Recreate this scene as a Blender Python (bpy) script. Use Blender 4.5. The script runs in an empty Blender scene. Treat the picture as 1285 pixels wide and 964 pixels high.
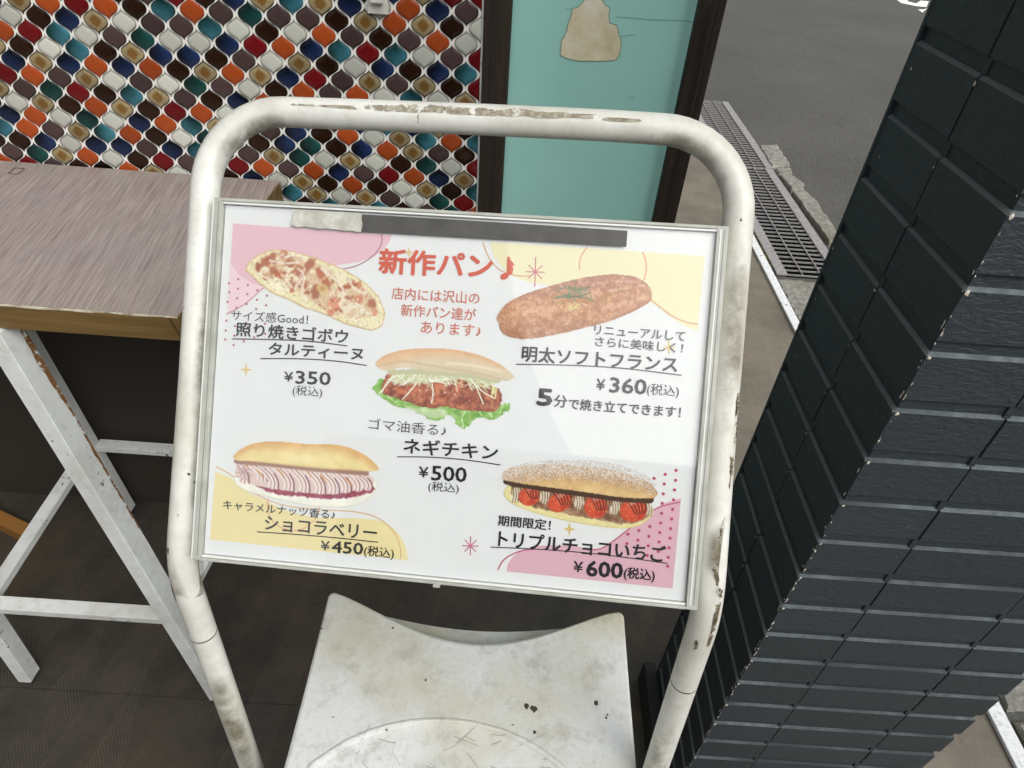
import bpy, bmesh, math, random
import numpy as np
from mathutils import Vector, Matrix
random.seed(7)
SC = bpy.context.scene
COL = SC.collection

# ------------------------------------------------------------------ camera
FPX, IW, IH = 832.0, 1285.0, 964.0
EYE = np.array([0.0, 0.0, 1.5])
RW = np.array([[0.99748604, 0.06993663, 0.01142233],
               [0.03594228, -0.63823133, 0.76900515],
               [0.06107172, -0.76666135, -0.63914053]])
cam_d = bpy.data.cameras.new('camera')
cam_d.sensor_width = 36.0
cam_d.lens = 36.0 * FPX / IW
cam_d.clip_start, cam_d.clip_end = 0.02, 500
cam = bpy.data.objects.new('camera', cam_d)
COL.objects.link(cam)
M3 = Matrix([[RW[i][0], -RW[i][1], -RW[i][2]] for i in range(3)])
cam.matrix_world = Matrix.Translation(Vector(EYE)) @ M3.to_4x4()
SC.camera = cam

# ------------------------------------------------------------------ light
world = bpy.data.worlds.new('World')
SC.world = world
world.use_nodes = True
nt = world.node_tree
nt.nodes.clear()
SUN_EL, SUN_AZ = math.radians(46), math.radians(140)     # azimuth from +Y towards +X
sky = nt.nodes.new('ShaderNodeTexSky')
sky.sky_type = 'NISHITA'
sky.sun_disc = False
sky.sun_elevation = SUN_EL
sky.sun_rotation = SUN_AZ
sky.air_density, sky.dust_density, sky.ozone_density = 1.0, 5.0, 1.0
hs = nt.nodes.new('ShaderNodeHueSaturation')
hs.inputs['Saturation'].default_value = 0.18              # overcast: hardly any blue
bg = nt.nodes.new('ShaderNodeBackground')
bg.inputs['Strength'].default_value = 0.14
wo = nt.nodes.new('ShaderNodeOutputWorld')
nt.links.new(sky.outputs[0], hs.inputs['Color'])
nt.links.new(hs.outputs[0], bg.inputs['Color'])
nt.links.new(bg.outputs[0], wo.inputs['Surface'])
sun_d = bpy.data.lights.new('sun', 'SUN')
sun_d.energy = 1.3
sun_d.angle = math.radians(75)
sun_d.color = (1.0, 0.98, 0.95)
sun = bpy.data.objects.new('sun', sun_d)
COL.objects.link(sun)
sdir = Vector((math.sin(SUN_AZ) * math.cos(SUN_EL), math.cos(SUN_AZ) * math.cos(SUN_EL), math.sin(SUN_EL)))
sun.rotation_euler = sdir.to_track_quat('Z', 'Y').to_euler()
SC.view_settings.view_transform = 'Standard'
SC.view_settings.look = 'None'
SC.view_settings.exposure = 0.27
SC.view_settings.gamma = 1.0
SC.view_settings.use_curve_mapping = False
SC.cycles.max_bounces = 8
SC.cycles.transparent_max_bounces = 8

# ------------------------------------------------------------------ measuring helpers
def ray(px, py):
    return RW @ np.array([(px - IW / 2) / FPX, (py - IH / 2) / FPX, 1.0])
def on(px, py, axis, val):
    """where the line of sight of a measured photo point meets the plane axis = val"""
    r = ray(px, py); k = 'xyz'.index(axis)
    return Vector(EYE + r * (val - EYE[k]) / r[k])

# ------------------------------------------------------------------ materials
def lin(c):
    c = np.asarray(c, float) / 255.0
    return np.where(c <= 0.04045, c / 12.92, ((c + 0.055) / 1.055) ** 2.4)
def rgb(*c):
    l = lin(c)
    return (float(l[0]), float(l[1]), float(l[2]), 1.0)
class NM:
    """small node graph builder"""
    def __init__(s, name):
        s.m = bpy.data.materials.new(name); s.m.use_nodes = True
        s.t = s.m.node_tree; s.t.nodes.clear()
        s.out = s.n('ShaderNodeOutputMaterial'); s.b = s.n('ShaderNodeBsdfPrincipled')
        s.l(s.b.outputs[0], s.out.inputs[0])
    def n(s, t, **k):
        x = s.t.nodes.new(t)
        for a, b in k.items(): setattr(x, a, b)
        return x
    def l(s, a, b): s.t.links.new(a, b)
    def co(s, kind='Object', scale=(1, 1, 1), rot=(0, 0, 0), loc=(0, 0, 0)):
        c = s.n('ShaderNodeTexCoord'); mp = s.n('ShaderNodeMapping')
        mp.inputs['Scale'].default_value = scale; mp.inputs['Rotation'].default_value = rot
        mp.inputs['Location'].default_value = loc
        s.l(c.outputs[kind], mp.inputs[0]); return mp.outputs[0]
    def noise(s, vec, scale, detail=4, rough=0.55, dist=0.0):
        x = s.n('ShaderNodeTexNoise'); s.l(vec, x.inputs['Vector'])
        x.inputs['Scale'].default_value = scale; x.inputs['Detail'].default_value = detail
        x.inputs['Roughness'].default_value = rough; x.inputs['Distortion'].default_value = dist
        return x.outputs['Fac']
    def ramp(s, fac, stops, interp='LINEAR'):
        r = s.n('ShaderNodeValToRGB'); r.color_ramp.interpolation = interp
        e = r.color_ramp.elements
        while len(e) < len(stops): e.new(0.5)
        for q, (p, c) in zip(e, stops):
            q.position = p; q.color = c if isinstance(c, tuple) else (c, c, c, 1)
        s.l(fac, r.inputs[0]); return r.outputs[0]
    def mix(s, fac, a, b, mode='MIX'):
        x = s.n('ShaderNodeMix', data_type='RGBA', blend_type=mode)
        for i, v in ((0, fac), (6, a), (7, b)):
            if hasattr(v, 'links') or isinstance(v, bpy.types.NodeSocket): s.l(v, x.inputs[i])
            else: x.inputs[i].default_value = v
        return x.outputs[2]
    def math(s, op, a, b=0.0, c=0.0):
        x = s.n('ShaderNodeMath', operation=op)
        for i, v in enumerate((a, b, c)):
            if isinstance(v, bpy.types.NodeSocket): s.l(v, x.inputs[i])
            else: x.inputs[i].default_value = v
        return x.outputs[0]
    def set(s, **k):
        for a, v in k.items():
            i = s.b.inputs[a.replace('_', ' ')]
            if isinstance(v, bpy.types.NodeSocket): s.l(v, i)
            else: i.default_value = v
        return s
    def bump(s, h, strength=0.3, dist=0.002):
        x = s.n('ShaderNodeBump'); x.inputs['Strength'].default_value = strength
        x.inputs['Distance'].default_value = dist
        s.l(h, x.inputs['Height']); s.l(x.outputs[0], s.b.inputs['Normal']); return s
def plain(name, c, rough=0.6, metal=0.0):
    m = NM(name); m.set(Base_Color=c, Roughness=rough, Metallic=metal); return m.m

# worn white paint on steel tube: base, dirt, chips
def painted(name, base, dirt, chip, chip_lo=0.70, rough=0.42, seed=0.0, dirt_amt=0.6):
    m = NM(name); v = m.co(loc=(seed, seed, seed))
    d = m.ramp(m.noise(v, 7, 6, 0.65), [(0.45, 0.0), (0.78, 1.0)])
    d2 = m.ramp(m.noise(v, 55, 4, 0.6), [(0.5, 0.0), (0.8, 1.0)])
    c = m.mix(m.math('MULTIPLY', d, dirt_amt), base, dirt)
    c = m.mix(m.math('MULTIPLY', d2, 0.35), c, dirt)
    ch = m.ramp(m.math('MULTIPLY_ADD', m.noise(v, 90, 6, 0.7), 0.6, m.math('MULTIPLY', m.noise(v, 9, 3), 0.4)), [(chip_lo - 0.04, 0.0), (chip_lo - 0.03, 1.0)])
    c = m.mix(ch, c, chip)
    m.set(Base_Color=c, Roughness=m.math('MULTIPLY_ADD', d, 0.25, rough))
    m.bump(m.math('SUBTRACT', m.noise(v, 120, 3), m.math('MULTIPLY', ch, 2.0)), 0.25, 0.0008)
    return m.m
M = {}
def painted_tube():
    m = NM('cream painted steel tube'); v = m.co()
    d = m.ramp(m.noise(v, 6, 7, 0.7), [(0.42, 0.0), (0.72, 1.0)]); f = m.ramp(m.noise(v, 34, 6, 0.75), [(0.45, 0.0), (0.75, 1.0)])
    c = m.mix(m.math('MULTIPLY', d, 0.7), rgb(228, 229, 222), rgb(184, 181, 162))
    c = m.mix(m.math('MULTIPLY', f, 0.4), c, rgb(168, 164, 146))
    tick = m.ramp(m.noise(m.co(scale=(1, 1, .35)), 130, 3, 0.6), [(0.735, 0.0), (0.755, 1.0)])
    c = m.mix(tick, c, rgb(66, 60, 50))
    m.set(Base_Color=c, Roughness=m.math('MULTIPLY_ADD', d, 0.25, 0.3))
    m.bump(m.math('ADD', m.noise(v, 220, 3), m.math('MULTIPLY', m.noise(v, 40, 3), 2.0)), 0.14, 0.0008); return m.m
M['tube'] = painted_tube()
M['leg'] = painted('white painted steel angle', rgb(228, 232, 230), rgb(165, 160, 145), rgb(75, 62, 48), 0.655, seed=3.1)
M['plastic'] = plain('white plastic', rgb(225, 228, 224), 0.4)
def wear(name, stops, thr, scale, rough=0.85, zs=(1, 1, 1)):
    m = NM(name); v = m.co(scale=zs)
    m.set(Base_Color=m.ramp(m.noise(v, 160, 6, 0.7), stops), Roughness=rough)
    m.bump(m.noise(v, 300, 4), 0.5, 0.001)
    tr = m.n('ShaderNodeBsdfTransparent'); mx = m.n('ShaderNodeMixShader')
    m.l(m.ramp(m.noise(m.co(loc=(5, 2, 1), scale=zs), scale, 7, 0.75), [(thr, 0.0), (thr + .02, 1.0)]), mx.inputs[0])
    m.l(tr.outputs[0], mx.inputs[1]); m.l(m.b.outputs[0], mx.inputs[2]); m.l(mx.outputs[0], m.out.inputs[0]); return m.m
M['residue'] = wear('dried tape glue grey brown', [(0.3, rgb(112, 104, 86)), (0.5, rgb(154, 147, 128)), (0.68, rgb(200, 196, 184))], 0.44, 60)
M['rust'] = wear('rust and lost paint', [(0.3, rgb(34, 30, 22)), (0.5, rgb(82, 72, 52)), (0.62, rgb(124, 112, 88)), (0.74, rgb(200, 194, 178))], 0.47, 48)
M['rust_wear'] = wear('orange rust flakes', [(0.3, rgb(84, 54, 28)), (0.6, rgb(146, 102, 56)), (0.8, rgb(180, 168, 140))], 0.46, 40)
M['gap'] = plain('dark joint gap', rgb(70, 64, 54), 0.8)
m = NM('orange rust'); v = m.co()
m.set(Base_Color=m.ramp(m.noise(v, 140, 5, 0.7), [(0.3, rgb(80, 50, 25)), (0.6, rgb(142, 98, 52)), (0.8, rgb(180, 168, 140))]), Roughness=0.85); M['rust_orange'] = m.m

# glazed lantern tiles
def glaze(name, centre, edge, lo=0.0, blotch=0.25, diag=False, ring=None):
    m = NM(name); tc = m.n('ShaderNodeTexCoord'); oi = m.n('ShaderNodeObjectInfo')
    ad = m.n('ShaderNodeVectorMath', operation='MULTIPLY_ADD')
    m.l(oi.outputs['Random'], ad.inputs[0]); ad.inputs[1].default_value = (37, 11, 23); m.l(tc.outputs['Object'], ad.inputs[2])
    nz = m.noise(ad.outputs[0], 60, 4)
    sp = m.n('ShaderNodeSeparateXYZ'); m.l(tc.outputs['Object'], sp.inputs[0])
    if diag:          # glaze pooled to one side, direction differs tile to tile
        ang = m.math('MULTIPLY_ADD', oi.outputs['Random'], 2.2, -2.2)
        g = m.math('ADD', m.math('MULTIPLY', sp.outputs[0], m.math('COSINE', ang)), m.math('MULTIPLY', sp.outputs[2], m.math('SINE', ang)))
        g = m.math('MULTIPLY_ADD', g, 26.0, 0.45)
        g = m.math('MULTIPLY_ADD', nz, 0.5, m.math('SUBTRACT', g, 0.25))
        col = m.ramp(g, [(0.1, edge), (0.75, centre)])
    else:
        w, h = 0.0232, 0.0230
        yy = m.math('DIVIDE', m.math('ABSOLUTE', sp.outputs[2]), h); xx = m.math('DIVIDE', m.math('ABSOLUTE', sp.outputs[0]), w)
        prof = m.math('MULTIPLY_ADD', m.math('COSINE', m.math('MULTIPLY', yy, math.pi)), 0.5, 0.5)
        g = m.math('SUBTRACT', prof, xx)         # 1 in the middle, 0 at the rim
        g = m.math('MULTIPLY_ADD', nz, blotch, m.math('SUBTRACT', g, blotch / 2))
        st = [(0.12, edge), (0.30, centre)] if ring is None else [(0.15, edge), (0.25, centre), (0.50, centre), (0.72, ring)]
        col = m.ramp(g, st)
        if ring is not None:
            col = m.mix(m.math('MULTIPLY', m.ramp(m.noise(ad.outputs[0], 260, 3, 0.7), [(0.4, 0.0), (0.7, 1.0)]), 0.35), col, edge)
    hv = m.n('ShaderNodeHueSaturation'); m.l(col, hv.inputs['Color'])
    m.l(m.math('MULTIPLY_ADD', oi.outputs['Random'], 0.28, 0.58), hv.inputs['Value'])
    m.set(Base_Color=hv.outputs[0], Roughness=0.2); m.b.inputs['Specular IOR Level'].default_value = 0.35
    m.bump(nz, 0.15, 0.001); return m.m
TC = {'W': glaze('glaze white', rgb(232, 234, 222), rgb(140, 140, 128), blotch=0.1),
      'O': glaze('glaze orange', rgb(190, 86, 38), rgb(176, 76, 32), blotch=0.1),
      'R': glaze('glaze red', rgb(124, 20, 26), rgb(104, 12, 16), blotch=0.3),
      'B': glaze('glaze dark brown', rgb(48, 26, 12), rgb(26, 10, 4), blotch=0.3),
      'P': glaze('glaze plum brown', rgb(88, 70, 70), rgb(62, 52, 42), blotch=0.35),
      'S': glaze('glaze sand', rgb(186, 170, 130), rgb(78, 62, 40), blotch=0.12, ring=rgb(150, 112, 58)),
      'N': glaze('glaze navy', rgb(36, 56, 98), rgb(6, 12, 28), diag=True),
      'T': glaze('glaze teal', rgb(70, 134, 150), rgb(14, 56, 56), diag=True),
      'G': glaze('glaze bottle green', rgb(34, 84, 80), rgb(10, 38, 34), diag=True)}
m = NM('white grout'); v = m.co()
m.set(Base_Color=m.ramp(m.noise(v, 90, 4), [(0.3, rgb(246, 245, 236)), (0.7, rgb(254, 254, 250))]), Roughness=0.85); M['grout'] = m.m

def darkwood(name, a, b, scale=(30, 30, 1.5), rough=0.6):
    m = NM(name); v = m.co(scale=scale); v2 = m.co()
    n = m.noise(v, 2.0, 6, 0.7, 0.6)
    c = m.ramp(n, [(0.35, a), (0.7, b)])
    sc = m.ramp(m.noise(v2, 14, 6, 0.75), [(0.62, 0.0), (0.72, 1.0)])
    c = m.mix(m.math('MULTIPLY', sc, 0.45), c, rgb(122, 100, 72))
    m.set(Base_Color=c, Roughness=rough); m.bump(n, 0.5, 0.002); return m.m
M['post'] = darkwood('dark stained timber', rgb(20, 17, 14), rgb(58, 46, 34))
m = NM('teal painted board'); v = m.co()
m.set(Base_Color=m.mix(m.ramp(m.noise(v, 3.0, 5), [(0.35, 0.0), (0.7, 1.0)]), rgb(176, 233, 222), rgb(163, 222, 210)), Roughness=0.45)
m.bump(m.noise(v, 30, 3), 0.06, 0.002); M['teal'] = m.m
m = NM('bare board under peeled paint'); v = m.co()
c = m.ramp(m.noise(v, 28, 6, 0.65), [(0.3, rgb(212, 200, 160)), (0.55, rgb(236, 228, 198)), (0.75, rgb(246, 243, 230))])
m.set(Base_Color=c, Roughness=0.85); M['peel'] = m.m

# dark painted pillar tiles
m = NM('black painted brick tile'); v = m.co(); oi = m.n('ShaderNodeObjectInfo')
w1 = m.noise(m.co(scale=(60, 60, 150)), 1.3, 5, 0.6, 0.8)
scr = m.ramp(m.noise(v, 55, 8, 0.85), [(0.60, 0.0), (0.72, 1.0)])
patch = m.ramp(m.noise(v, 11, 3), [(0.45, 0.0), (0.65, 1.0)])
c = m.mix(m.math('MULTIPLY', m.math('MULTIPLY', scr, patch), 0.5), rgb(53, 60, 66), rgb(140, 145, 147))
c = m.mix(m.math('MULTIPLY', oi.outputs['Random'], 0.5), c, rgb(42, 50, 50))
m.set(Base_Color=c, Roughness=m.math('MULTIPLY_ADD', w1, 0.3, 0.38)); m.bump(w1, 0.8, 0.0026); M['brick'] = m.m
m = NM('painted joint'); v = m.co()
m.set(Base_Color=m.mix(m.ramp(m.noise(v, 40, 4), [(0.4, 0.0), (0.7, 1.0)]), rgb(50, 55, 58), rgb(66, 54, 56)), Roughness=0.7); M['joint'] = m.m
M['chip'] = plain('bare chipped tile', rgb(222, 214, 198), 0.9)

# floor: textured vinyl in herringbone strips
def floormat(name, cols, hat_amt, hl_col, seam_col, band=0.085, rot=8, rough=.6):
    m = NM(name); tc = m.n('ShaderNodeTexCoord')
    mp = m.n('ShaderNodeMapping'); mp.inputs['Rotation'].default_value = (0, 0, math.radians(rot)); m.l(tc.outputs['Object'], mp.inputs[0])
    sp = m.n('ShaderNodeSeparateXYZ'); m.l(mp.outputs[0], sp.inputs[0])
    bd = m.math('MULTIPLY', sp.outputs[0], 1 / band)
    par = m.math('MULTIPLY_ADD', m.math('LESS_THAN', m.math('FRACT', m.math('MULTIPLY', bd, 0.5)), 0.5), 2.0, -1.0)
    # boards inside each strip, so that the hatching breaks off at irregular joints
    row = m.math('FLOOR', bd)
    wn = m.n('ShaderNodeTexWhiteNoise', noise_dimensions='1D'); m.l(row, wn.inputs['W'])
    seg = m.math('MULTIPLY_ADD', sp.outputs[1], 3.1, m.math('MULTIPLY', wn.outputs['Value'], 7.0))
    wn2 = m.n('ShaderNodeTexWhiteNoise', noise_dimensions='2D'); cb = m.n('ShaderNodeCombineXYZ'); m.l(row, cb.inputs[0]); m.l(m.math('FLOOR', m.math('ADD', seg, m.math('MULTIPLY', m.math('MULTIPLY', sp.outputs[0], par), 9.0))), cb.inputs[1]); m.l(cb.outputs[0], wn2.inputs['Vector'])
    wv = m.math('MULTIPLY', m.noise(tc.outputs['Object'], 7, 4), 3.0)
    hat = m.math('ADD', m.math('ADD', m.math('MULTIPLY', sp.outputs[1], 120.0), m.math('MULTIPLY', m.math('MULTIPLY', sp.outputs[0], 130.0), par)), wv)
    hl = m.math('ABSOLUTE', m.math('SUBTRACT', m.math('FRACT', hat), 0.5))
    fr = m.math('FRACT', bd); seam = m.math('LESS_THAN', m.math('MINIMUM', fr, m.math('SUBTRACT', 1.0, fr)), 0.014)
    pl = m.ramp(m.math('MULTIPLY_ADD', m.noise(tc.outputs['Object'], 11, 5, 0.7), 0.75, m.math('MULTIPLY', wn2.outputs['Value'], 0.25)), [(0.42, 0.0), (0.62, 1.0)])
    big = m.noise(tc.outputs['Object'], 3.6, 7, 0.7)
    c = m.ramp(big, [(0.34, cols[0]), (0.5, cols[1]), (0.66, cols[2])])
    c = m.mix(m.math('MULTIPLY', m.math('MULTIPLY', m.ramp(hl, [(0.28, 0.0), (0.46, 1.0)]), pl), hat_amt), c, hl_col)
    c = m.mix(m.math('MULTIPLY', m.math('MULTIPLY', seam, pl), 0.45), c, seam_col)
    c = m.mix(m.ramp(m.noise(tc.outputs['Object'], 34, 6, 0.8), [(0.30, 0.5), (0.46, 0.0)]), c, tuple([q * .45 for q in cols[0][:3]] + [1]))
    m.set(Base_Color=c, Roughness=rough)
    m.bump(m.math('ADD', m.math('MULTIPLY', hl, pl), m.math('MULTIPLY', m.noise(tc.outputs['Object'], 160, 3), 0.5)), 0.35, 0.0015); return m.m
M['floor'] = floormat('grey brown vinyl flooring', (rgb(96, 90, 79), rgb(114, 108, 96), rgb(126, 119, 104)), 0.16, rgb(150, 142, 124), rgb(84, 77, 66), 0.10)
M['floorshade'] = floormat('worn herringbone vinyl darkened for shade', (rgb(42, 40, 36), rgb(58, 53, 46), rgb(74, 65, 50)), 0.34, rgb(112, 104, 92), rgb(96, 84, 62))  # same flooring, with the shade around the furniture put into its colours
m = NM('asphalt'); v = m.co()
a = m.noise(v, 0.9, 5, 0.6); g = m.noise(v, 55, 8, 0.9); a2 = m.noise(v, 1.8, 5, 0.6)
c = m.ramp(a, [(0.3, rgb(72, 72, 68)), (0.7, rgb(90, 89, 84))])
c = m.mix(m.ramp(a2, [(0.38, 0.0), (0.66, 0.45)]), c, rgb(54, 54, 50))
c = m.mix(m.ramp(g, [(0.28, 0.75), (0.47, 0.0)]), c, rgb(40, 39, 37))
c = m.mix(m.ramp(g, [(0.54, 0.0), (0.66, 0.6)]), c, rgb(128, 126, 119))
vo = m.n('ShaderNodeTexVoronoi'); vo.inputs['Scale'].default_value = 34; m.l(v, vo.inputs['Vector'])
c = m.mix(m.ramp(vo.outputs['Distance'], [(0.08, 0.55), (0.15, 0.0)]), c, rgb(160, 158, 150))
m.set(Base_Color=c, Roughness=0.92); m.bump(m.noise(v, 110, 3, 0.8), 0.3, 0.003); M['asphalt'] = m.m
m = NM('rough concrete'); v = m.co()
c = m.ramp(m.noise(v, 34, 8, 0.8), [(0.28, rgb(80, 79, 73)), (0.5, rgb(138, 137, 129)), (0.72, rgb(184, 182, 172))])
c = m.mix(m.ramp(m.noise(v, 4, 4), [(0.5, 0.0), (0.75, 0.6)]), c, rgb(104, 98, 70))
m.set(Base_Color=c, Roughness=0.95); m.bump(m.noise(v, 90, 6, 0.8), 0.9, 0.006); M['concrete'] = m.m
m = NM('galvanised steel'); v = m.co()
m.set(Base_Color=m.ramp(m.noise(v, 60, 5), [(0.3, rgb(136, 135, 133)), (0.7, rgb(172, 170, 170))]), Roughness=0.6, Metallic=0.25); M['galv'] = m.m
m = NM('white painted threshold'); v = m.co()
c = m.ramp(m.noise(v, 70, 6, 0.7), [(0.28, rgb(170, 172, 172)), (0.5, rgb(226, 229, 230))])
m.set(Base_Color=c, Roughness=0.5); M['sill'] = m.m
M['roadpaint'] = plain('road marking paint', rgb(235, 235, 228), 0.8)
M['dark'] = plain('dark drain', (0.012, 0.012, 0.012, 1), 0.9)
M['black'] = plain('black rubber', (0.02, 0.02, 0.02, 1), 0.7)
M['wallplain'] = plain('dark brown wall board', rgb(50, 45, 38), 0.8)
M['soffit'] = plain('grey soffit board', rgb(120, 116, 110), 0.85)
M['facade'] = plain('shop wall render', rgb(150, 146, 138), 0.85)

# table top laminate and edge
m = NM('lavender grey wood laminate'); v = m.co(scale=(1, 1, 1), rot=(0, 0, math.radians(-9.3)))
st = m.n('ShaderNodeMapping'); st.inputs['Scale'].default_value = (240, 4, 1); m.l(v, st.inputs[0])
g1 = m.noise(st.outputs[0], 1.0, 6, 0.7); g2 = m.noise(v, 6, 4, 0.6)
st2 = m.n('ShaderNodeMapping'); st2.inputs['Scale'].default_value = (760, 11, 1); m.l(v, st2.inputs[0])
g3 = m.noise(st2.outputs[0], 1.0, 4, 0.7)
c = m.ramp(g1, [(0.30, rgb(126, 114, 108)), (0.5, rgb(158, 146, 139)), (0.68, rgb(178, 167, 158))])
c = m.mix(m.math('MULTIPLY', m.ramp(g2, [(0.4, 0.0), (0.65, 1.0)]), 0.45), c, rgb(156, 144, 150))
c = m.mix(m.math('MULTIPLY', m.ramp(g3, [(0.50, 0.0), (0.60, 1.0)]), 0.5), c, rgb(192, 182, 170))
c = m.mix(m.math('MULTIPLY', m.ramp(g3, [(0.38, 1.0), (0.47, 0.0)]), 0.5), c, rgb(94, 78, 74))
m.set(Base_Color=c, Roughness=0.5); m.bump(g3, 0.2, 0.0006); M['laminate'] = m.m
m = NM('oak veneer edge'); v = m.co(scale=(4, 40, 60))
g1 = m.noise(v, 1.0, 6, 0.7, 0.5)
c = m.ramp(g1, [(0.3, rgb(88, 68, 38)), (0.55, rgb(124, 99, 58)), (0.75, rgb(142, 117, 74))])
m.set(Base_Color=c, Roughness=0.45); m.bump(g1, 0.15, 0.001); M['oak'] = m.m
m = NM('chipped veneer'); v = m.co()
m.set(Base_Color=m.ramp(m.noise(v, 60, 5, 0.7), [(0.35, rgb(160, 148, 120)), (0.55, rgb(222, 214, 190))]), Roughness=0.8); M['veneerchip'] = m.m
# stool plastic
m = NM('scuffed white resin'); v = m.co()
st_ = m.ramp(m.noise(v, 5.5, 5, 0.6), [(0.42, 0.0), (0.70, 1.0)])
c = m.mix(m.math('MULTIPLY', st_, 0.95), rgb(212, 215, 214), rgb(184, 180, 154))
sc = m.ramp(m.noise(m.co(scale=(60, 180, 60), rot=(0, 0, 0.7)), 1.0, 7, 0.8), [(0.66, 0.0), (0.74, 1.0)])
c = m.mix(m.math('MULTIPLY', sc, 0.5), c, rgb(112, 112, 108))
sp_ = m.ramp(m.noise(v, 95, 3, 0.5), [(0.765, 0.0), (0.79, 1.0)])
c = m.mix(m.math('MULTIPLY', sp_, 0.85), c, rgb(60, 58, 52))
c = m.mix(m.math('MULTIPLY', m.ramp(m.noise(v, 130, 5, 0.75), [(0.50, 0.0), (0.68, 1.0)]), 0.30), c, rgb(156, 154, 142))
sm = m.ramp(m.noise(v, 26, 6, 0.75), [(0.52, 0.0), (0.72, 1.0)])
c = m.mix(m.math('MULTIPLY', sm, 0.55), c, rgb(146, 143, 128))
m.set(Base_Color=c, Roughness=0.45); m.bump(m.math('ADD', m.noise(v, 150, 4), m.math('MULTIPLY', sc, -0.6)), 0.2, 0.0008); M['resin'] = m.m

# sign materials
def paper(name, c, speck=0.0):
    m = NM(name); v = m.co(); n = m.noise(v, 900, 2)
    m.set(Base_Color=m.mix(m.math('MULTIPLY', m.ramp(n, [(0.35, 0.0), (0.65, 1.0)]), 0.10), c, tuple([x * 0.8 for x in c[:3]] + [1])), Roughness=0.7)
    return m.m
M['paper'] = paper('white poster paper', rgb(233, 235, 236))
INK = {}
def ink(*c):
    if c not in INK: INK[c] = paper('printing ink %d %d %d' % c, rgb(*c))
    return INK[c]
m = NM('clear acrylic sheet')
tr = m.n('ShaderNodeBsdfTransparent'); tr.inputs[0].default_value = (0.97, 0.975, 0.97, 1)
gl = m.n('ShaderNodeBsdfGlossy'); gl.inputs['Roughness'].default_value = 0.03
ge = m.n('ShaderNodeNewGeometry'); dt = m.n('ShaderNodeVectorMath', operation='DOT_PRODUCT'); m.l(ge.outputs['Normal'], dt.inputs[0]); m.l(ge.outputs['Incoming'], dt.inputs[1])
fz_ = m.math('MULTIPLY_ADD', m.math('POWER', m.math('SUBTRACT', 1.0, m.math('ABSOLUTE', dt.outputs['Value'])), 5.0), 0.96, 0.037)
sm_ = m.ramp(m.noise(m.co(), 30, 6, 0.75), [(0.5, 0.0), (0.9, 1.0)])
mx = m.n('ShaderNodeMixShader'); m.l(m.math('ADD', fz_, m.math('MULTIPLY', sm_, 0.02)), mx.inputs[0]); m.l(tr.outputs[0], mx.inputs[1]); m.l(gl.outputs[0], mx.inputs[2])
m.l(mx.outputs[0], m.out.inputs[0]); M['acrylic'] = m.m
m = NM('cloudy acrylic rim'); v = m.co()
m.set(Base_Color=m.ramp(m.noise(v, 40, 5), [(0.3, rgb(158, 160, 150)), (0.7, rgb(188, 190, 181))]), Roughness=0.4); M['rim'] = m.m
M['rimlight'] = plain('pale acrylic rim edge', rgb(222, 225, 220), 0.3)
M['rimdark'] = plain('dark acrylic seam', rgb(132, 133, 124), 0.4)  # darker tone for the thin rim lines and the screws
m = NM('dark grey tape'); v = m.co()
m.set(Base_Color=m.ramp(m.noise(v, 60, 5), [(0.3, rgb(64, 63, 60)), (0.7, rgb(80, 79, 76))]), Roughness=0.45); M['tape'] = m.m
m = NM('worn tape glue'); v = m.co()
m.set(Base_Color=m.ramp(m.noise(v, 70, 7, 0.75), [(0.25, rgb(150, 148, 136)), (0.5, rgb(184, 183, 172)), (0.72, rgb(214, 214, 206))]), Roughness=0.5); M['oldtape'] = m.m

# ------------------------------------------------------------------ mesh helpers
def mesh_obj(name, verts, faces, mat, parent=None, smooth=False, kind=None):
    me = bpy.data.meshes.new(name); me.from_pydata([tuple(v) for v in verts], [], faces); me.update()
    if smooth: me.polygons.foreach_set('use_smooth', [True] * len(me.polygons))
    for mm in (mat if isinstance(mat, list) else [mat]): me.materials.append(mm)
    o = bpy.data.objects.new(name, me); COL.objects.link(o)
    if parent is not None: o.parent = parent
    if kind: o['kind'] = kind
    return o
def bm_obj(name, bm, mat, parent=None, smooth=False, kind=None):
    bmesh.ops.recalc_face_normals(bm, faces=bm.faces)
    me = bpy.data.meshes.new(name); bm.to_mesh(me); bm.free()
    if smooth: me.polygons.foreach_set('use_smooth', [True] * len(me.polygons))
    for mm in (mat if isinstance(mat, list) else [mat]): me.materials.append(mm)
    o = bpy.data.objects.new(name, me); COL.objects.link(o)
    if parent is not None: o.parent = parent
    if kind: o['kind'] = kind
    return o
def tag(o, label, cat, group=None):
    o['label'] = label; o['category'] = cat
    if group: o['group'] = group
    return o
def thing(name, label, cat, loc=(0, 0, 0), group=None):
    o = bpy.data.objects.new(name, None); COL.objects.link(o); o.location = loc; o.empty_display_size = 0.1
    return tag(o, label, cat, group)
def add_box(bm, a, b, bev=0.0, basis=None, origin=None):
    """axis box from corner a to b, optionally in another basis, bevelled"""
    r = bmesh.ops.create_cube(bm, size=1.0); vs = r['verts']
    for v in vs:
        v.co = Vector((a[i] + (v.co[i] + 0.5) * (b[i] - a[i]) for i in range(3)))
    if bev > 0:
        es = list({e for v in vs for e in v.link_edges})
        r2 = bmesh.ops.bevel(bm, geom=es, offset=bev, segments=2, affect='EDGES', profile=0.6)
        vs = list({v for f in r2['faces'] for v in f.verts} | {v for v in vs if v.is_valid})
    if basis is not None:
        for v in vs: v.co = Vector(origin) + basis[0] * v.co.x + basis[1] * v.co.y + basis[2] * v.co.z
    return vs
def box(name, a, b, mat, parent=None, bev=0.0, kind=None, origin=(0, 0, 0)):
    bm = bmesh.new(); add_box(bm, a, b, bev)
    o = bm_obj(name, bm, mat, parent, kind=kind); return o
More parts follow.
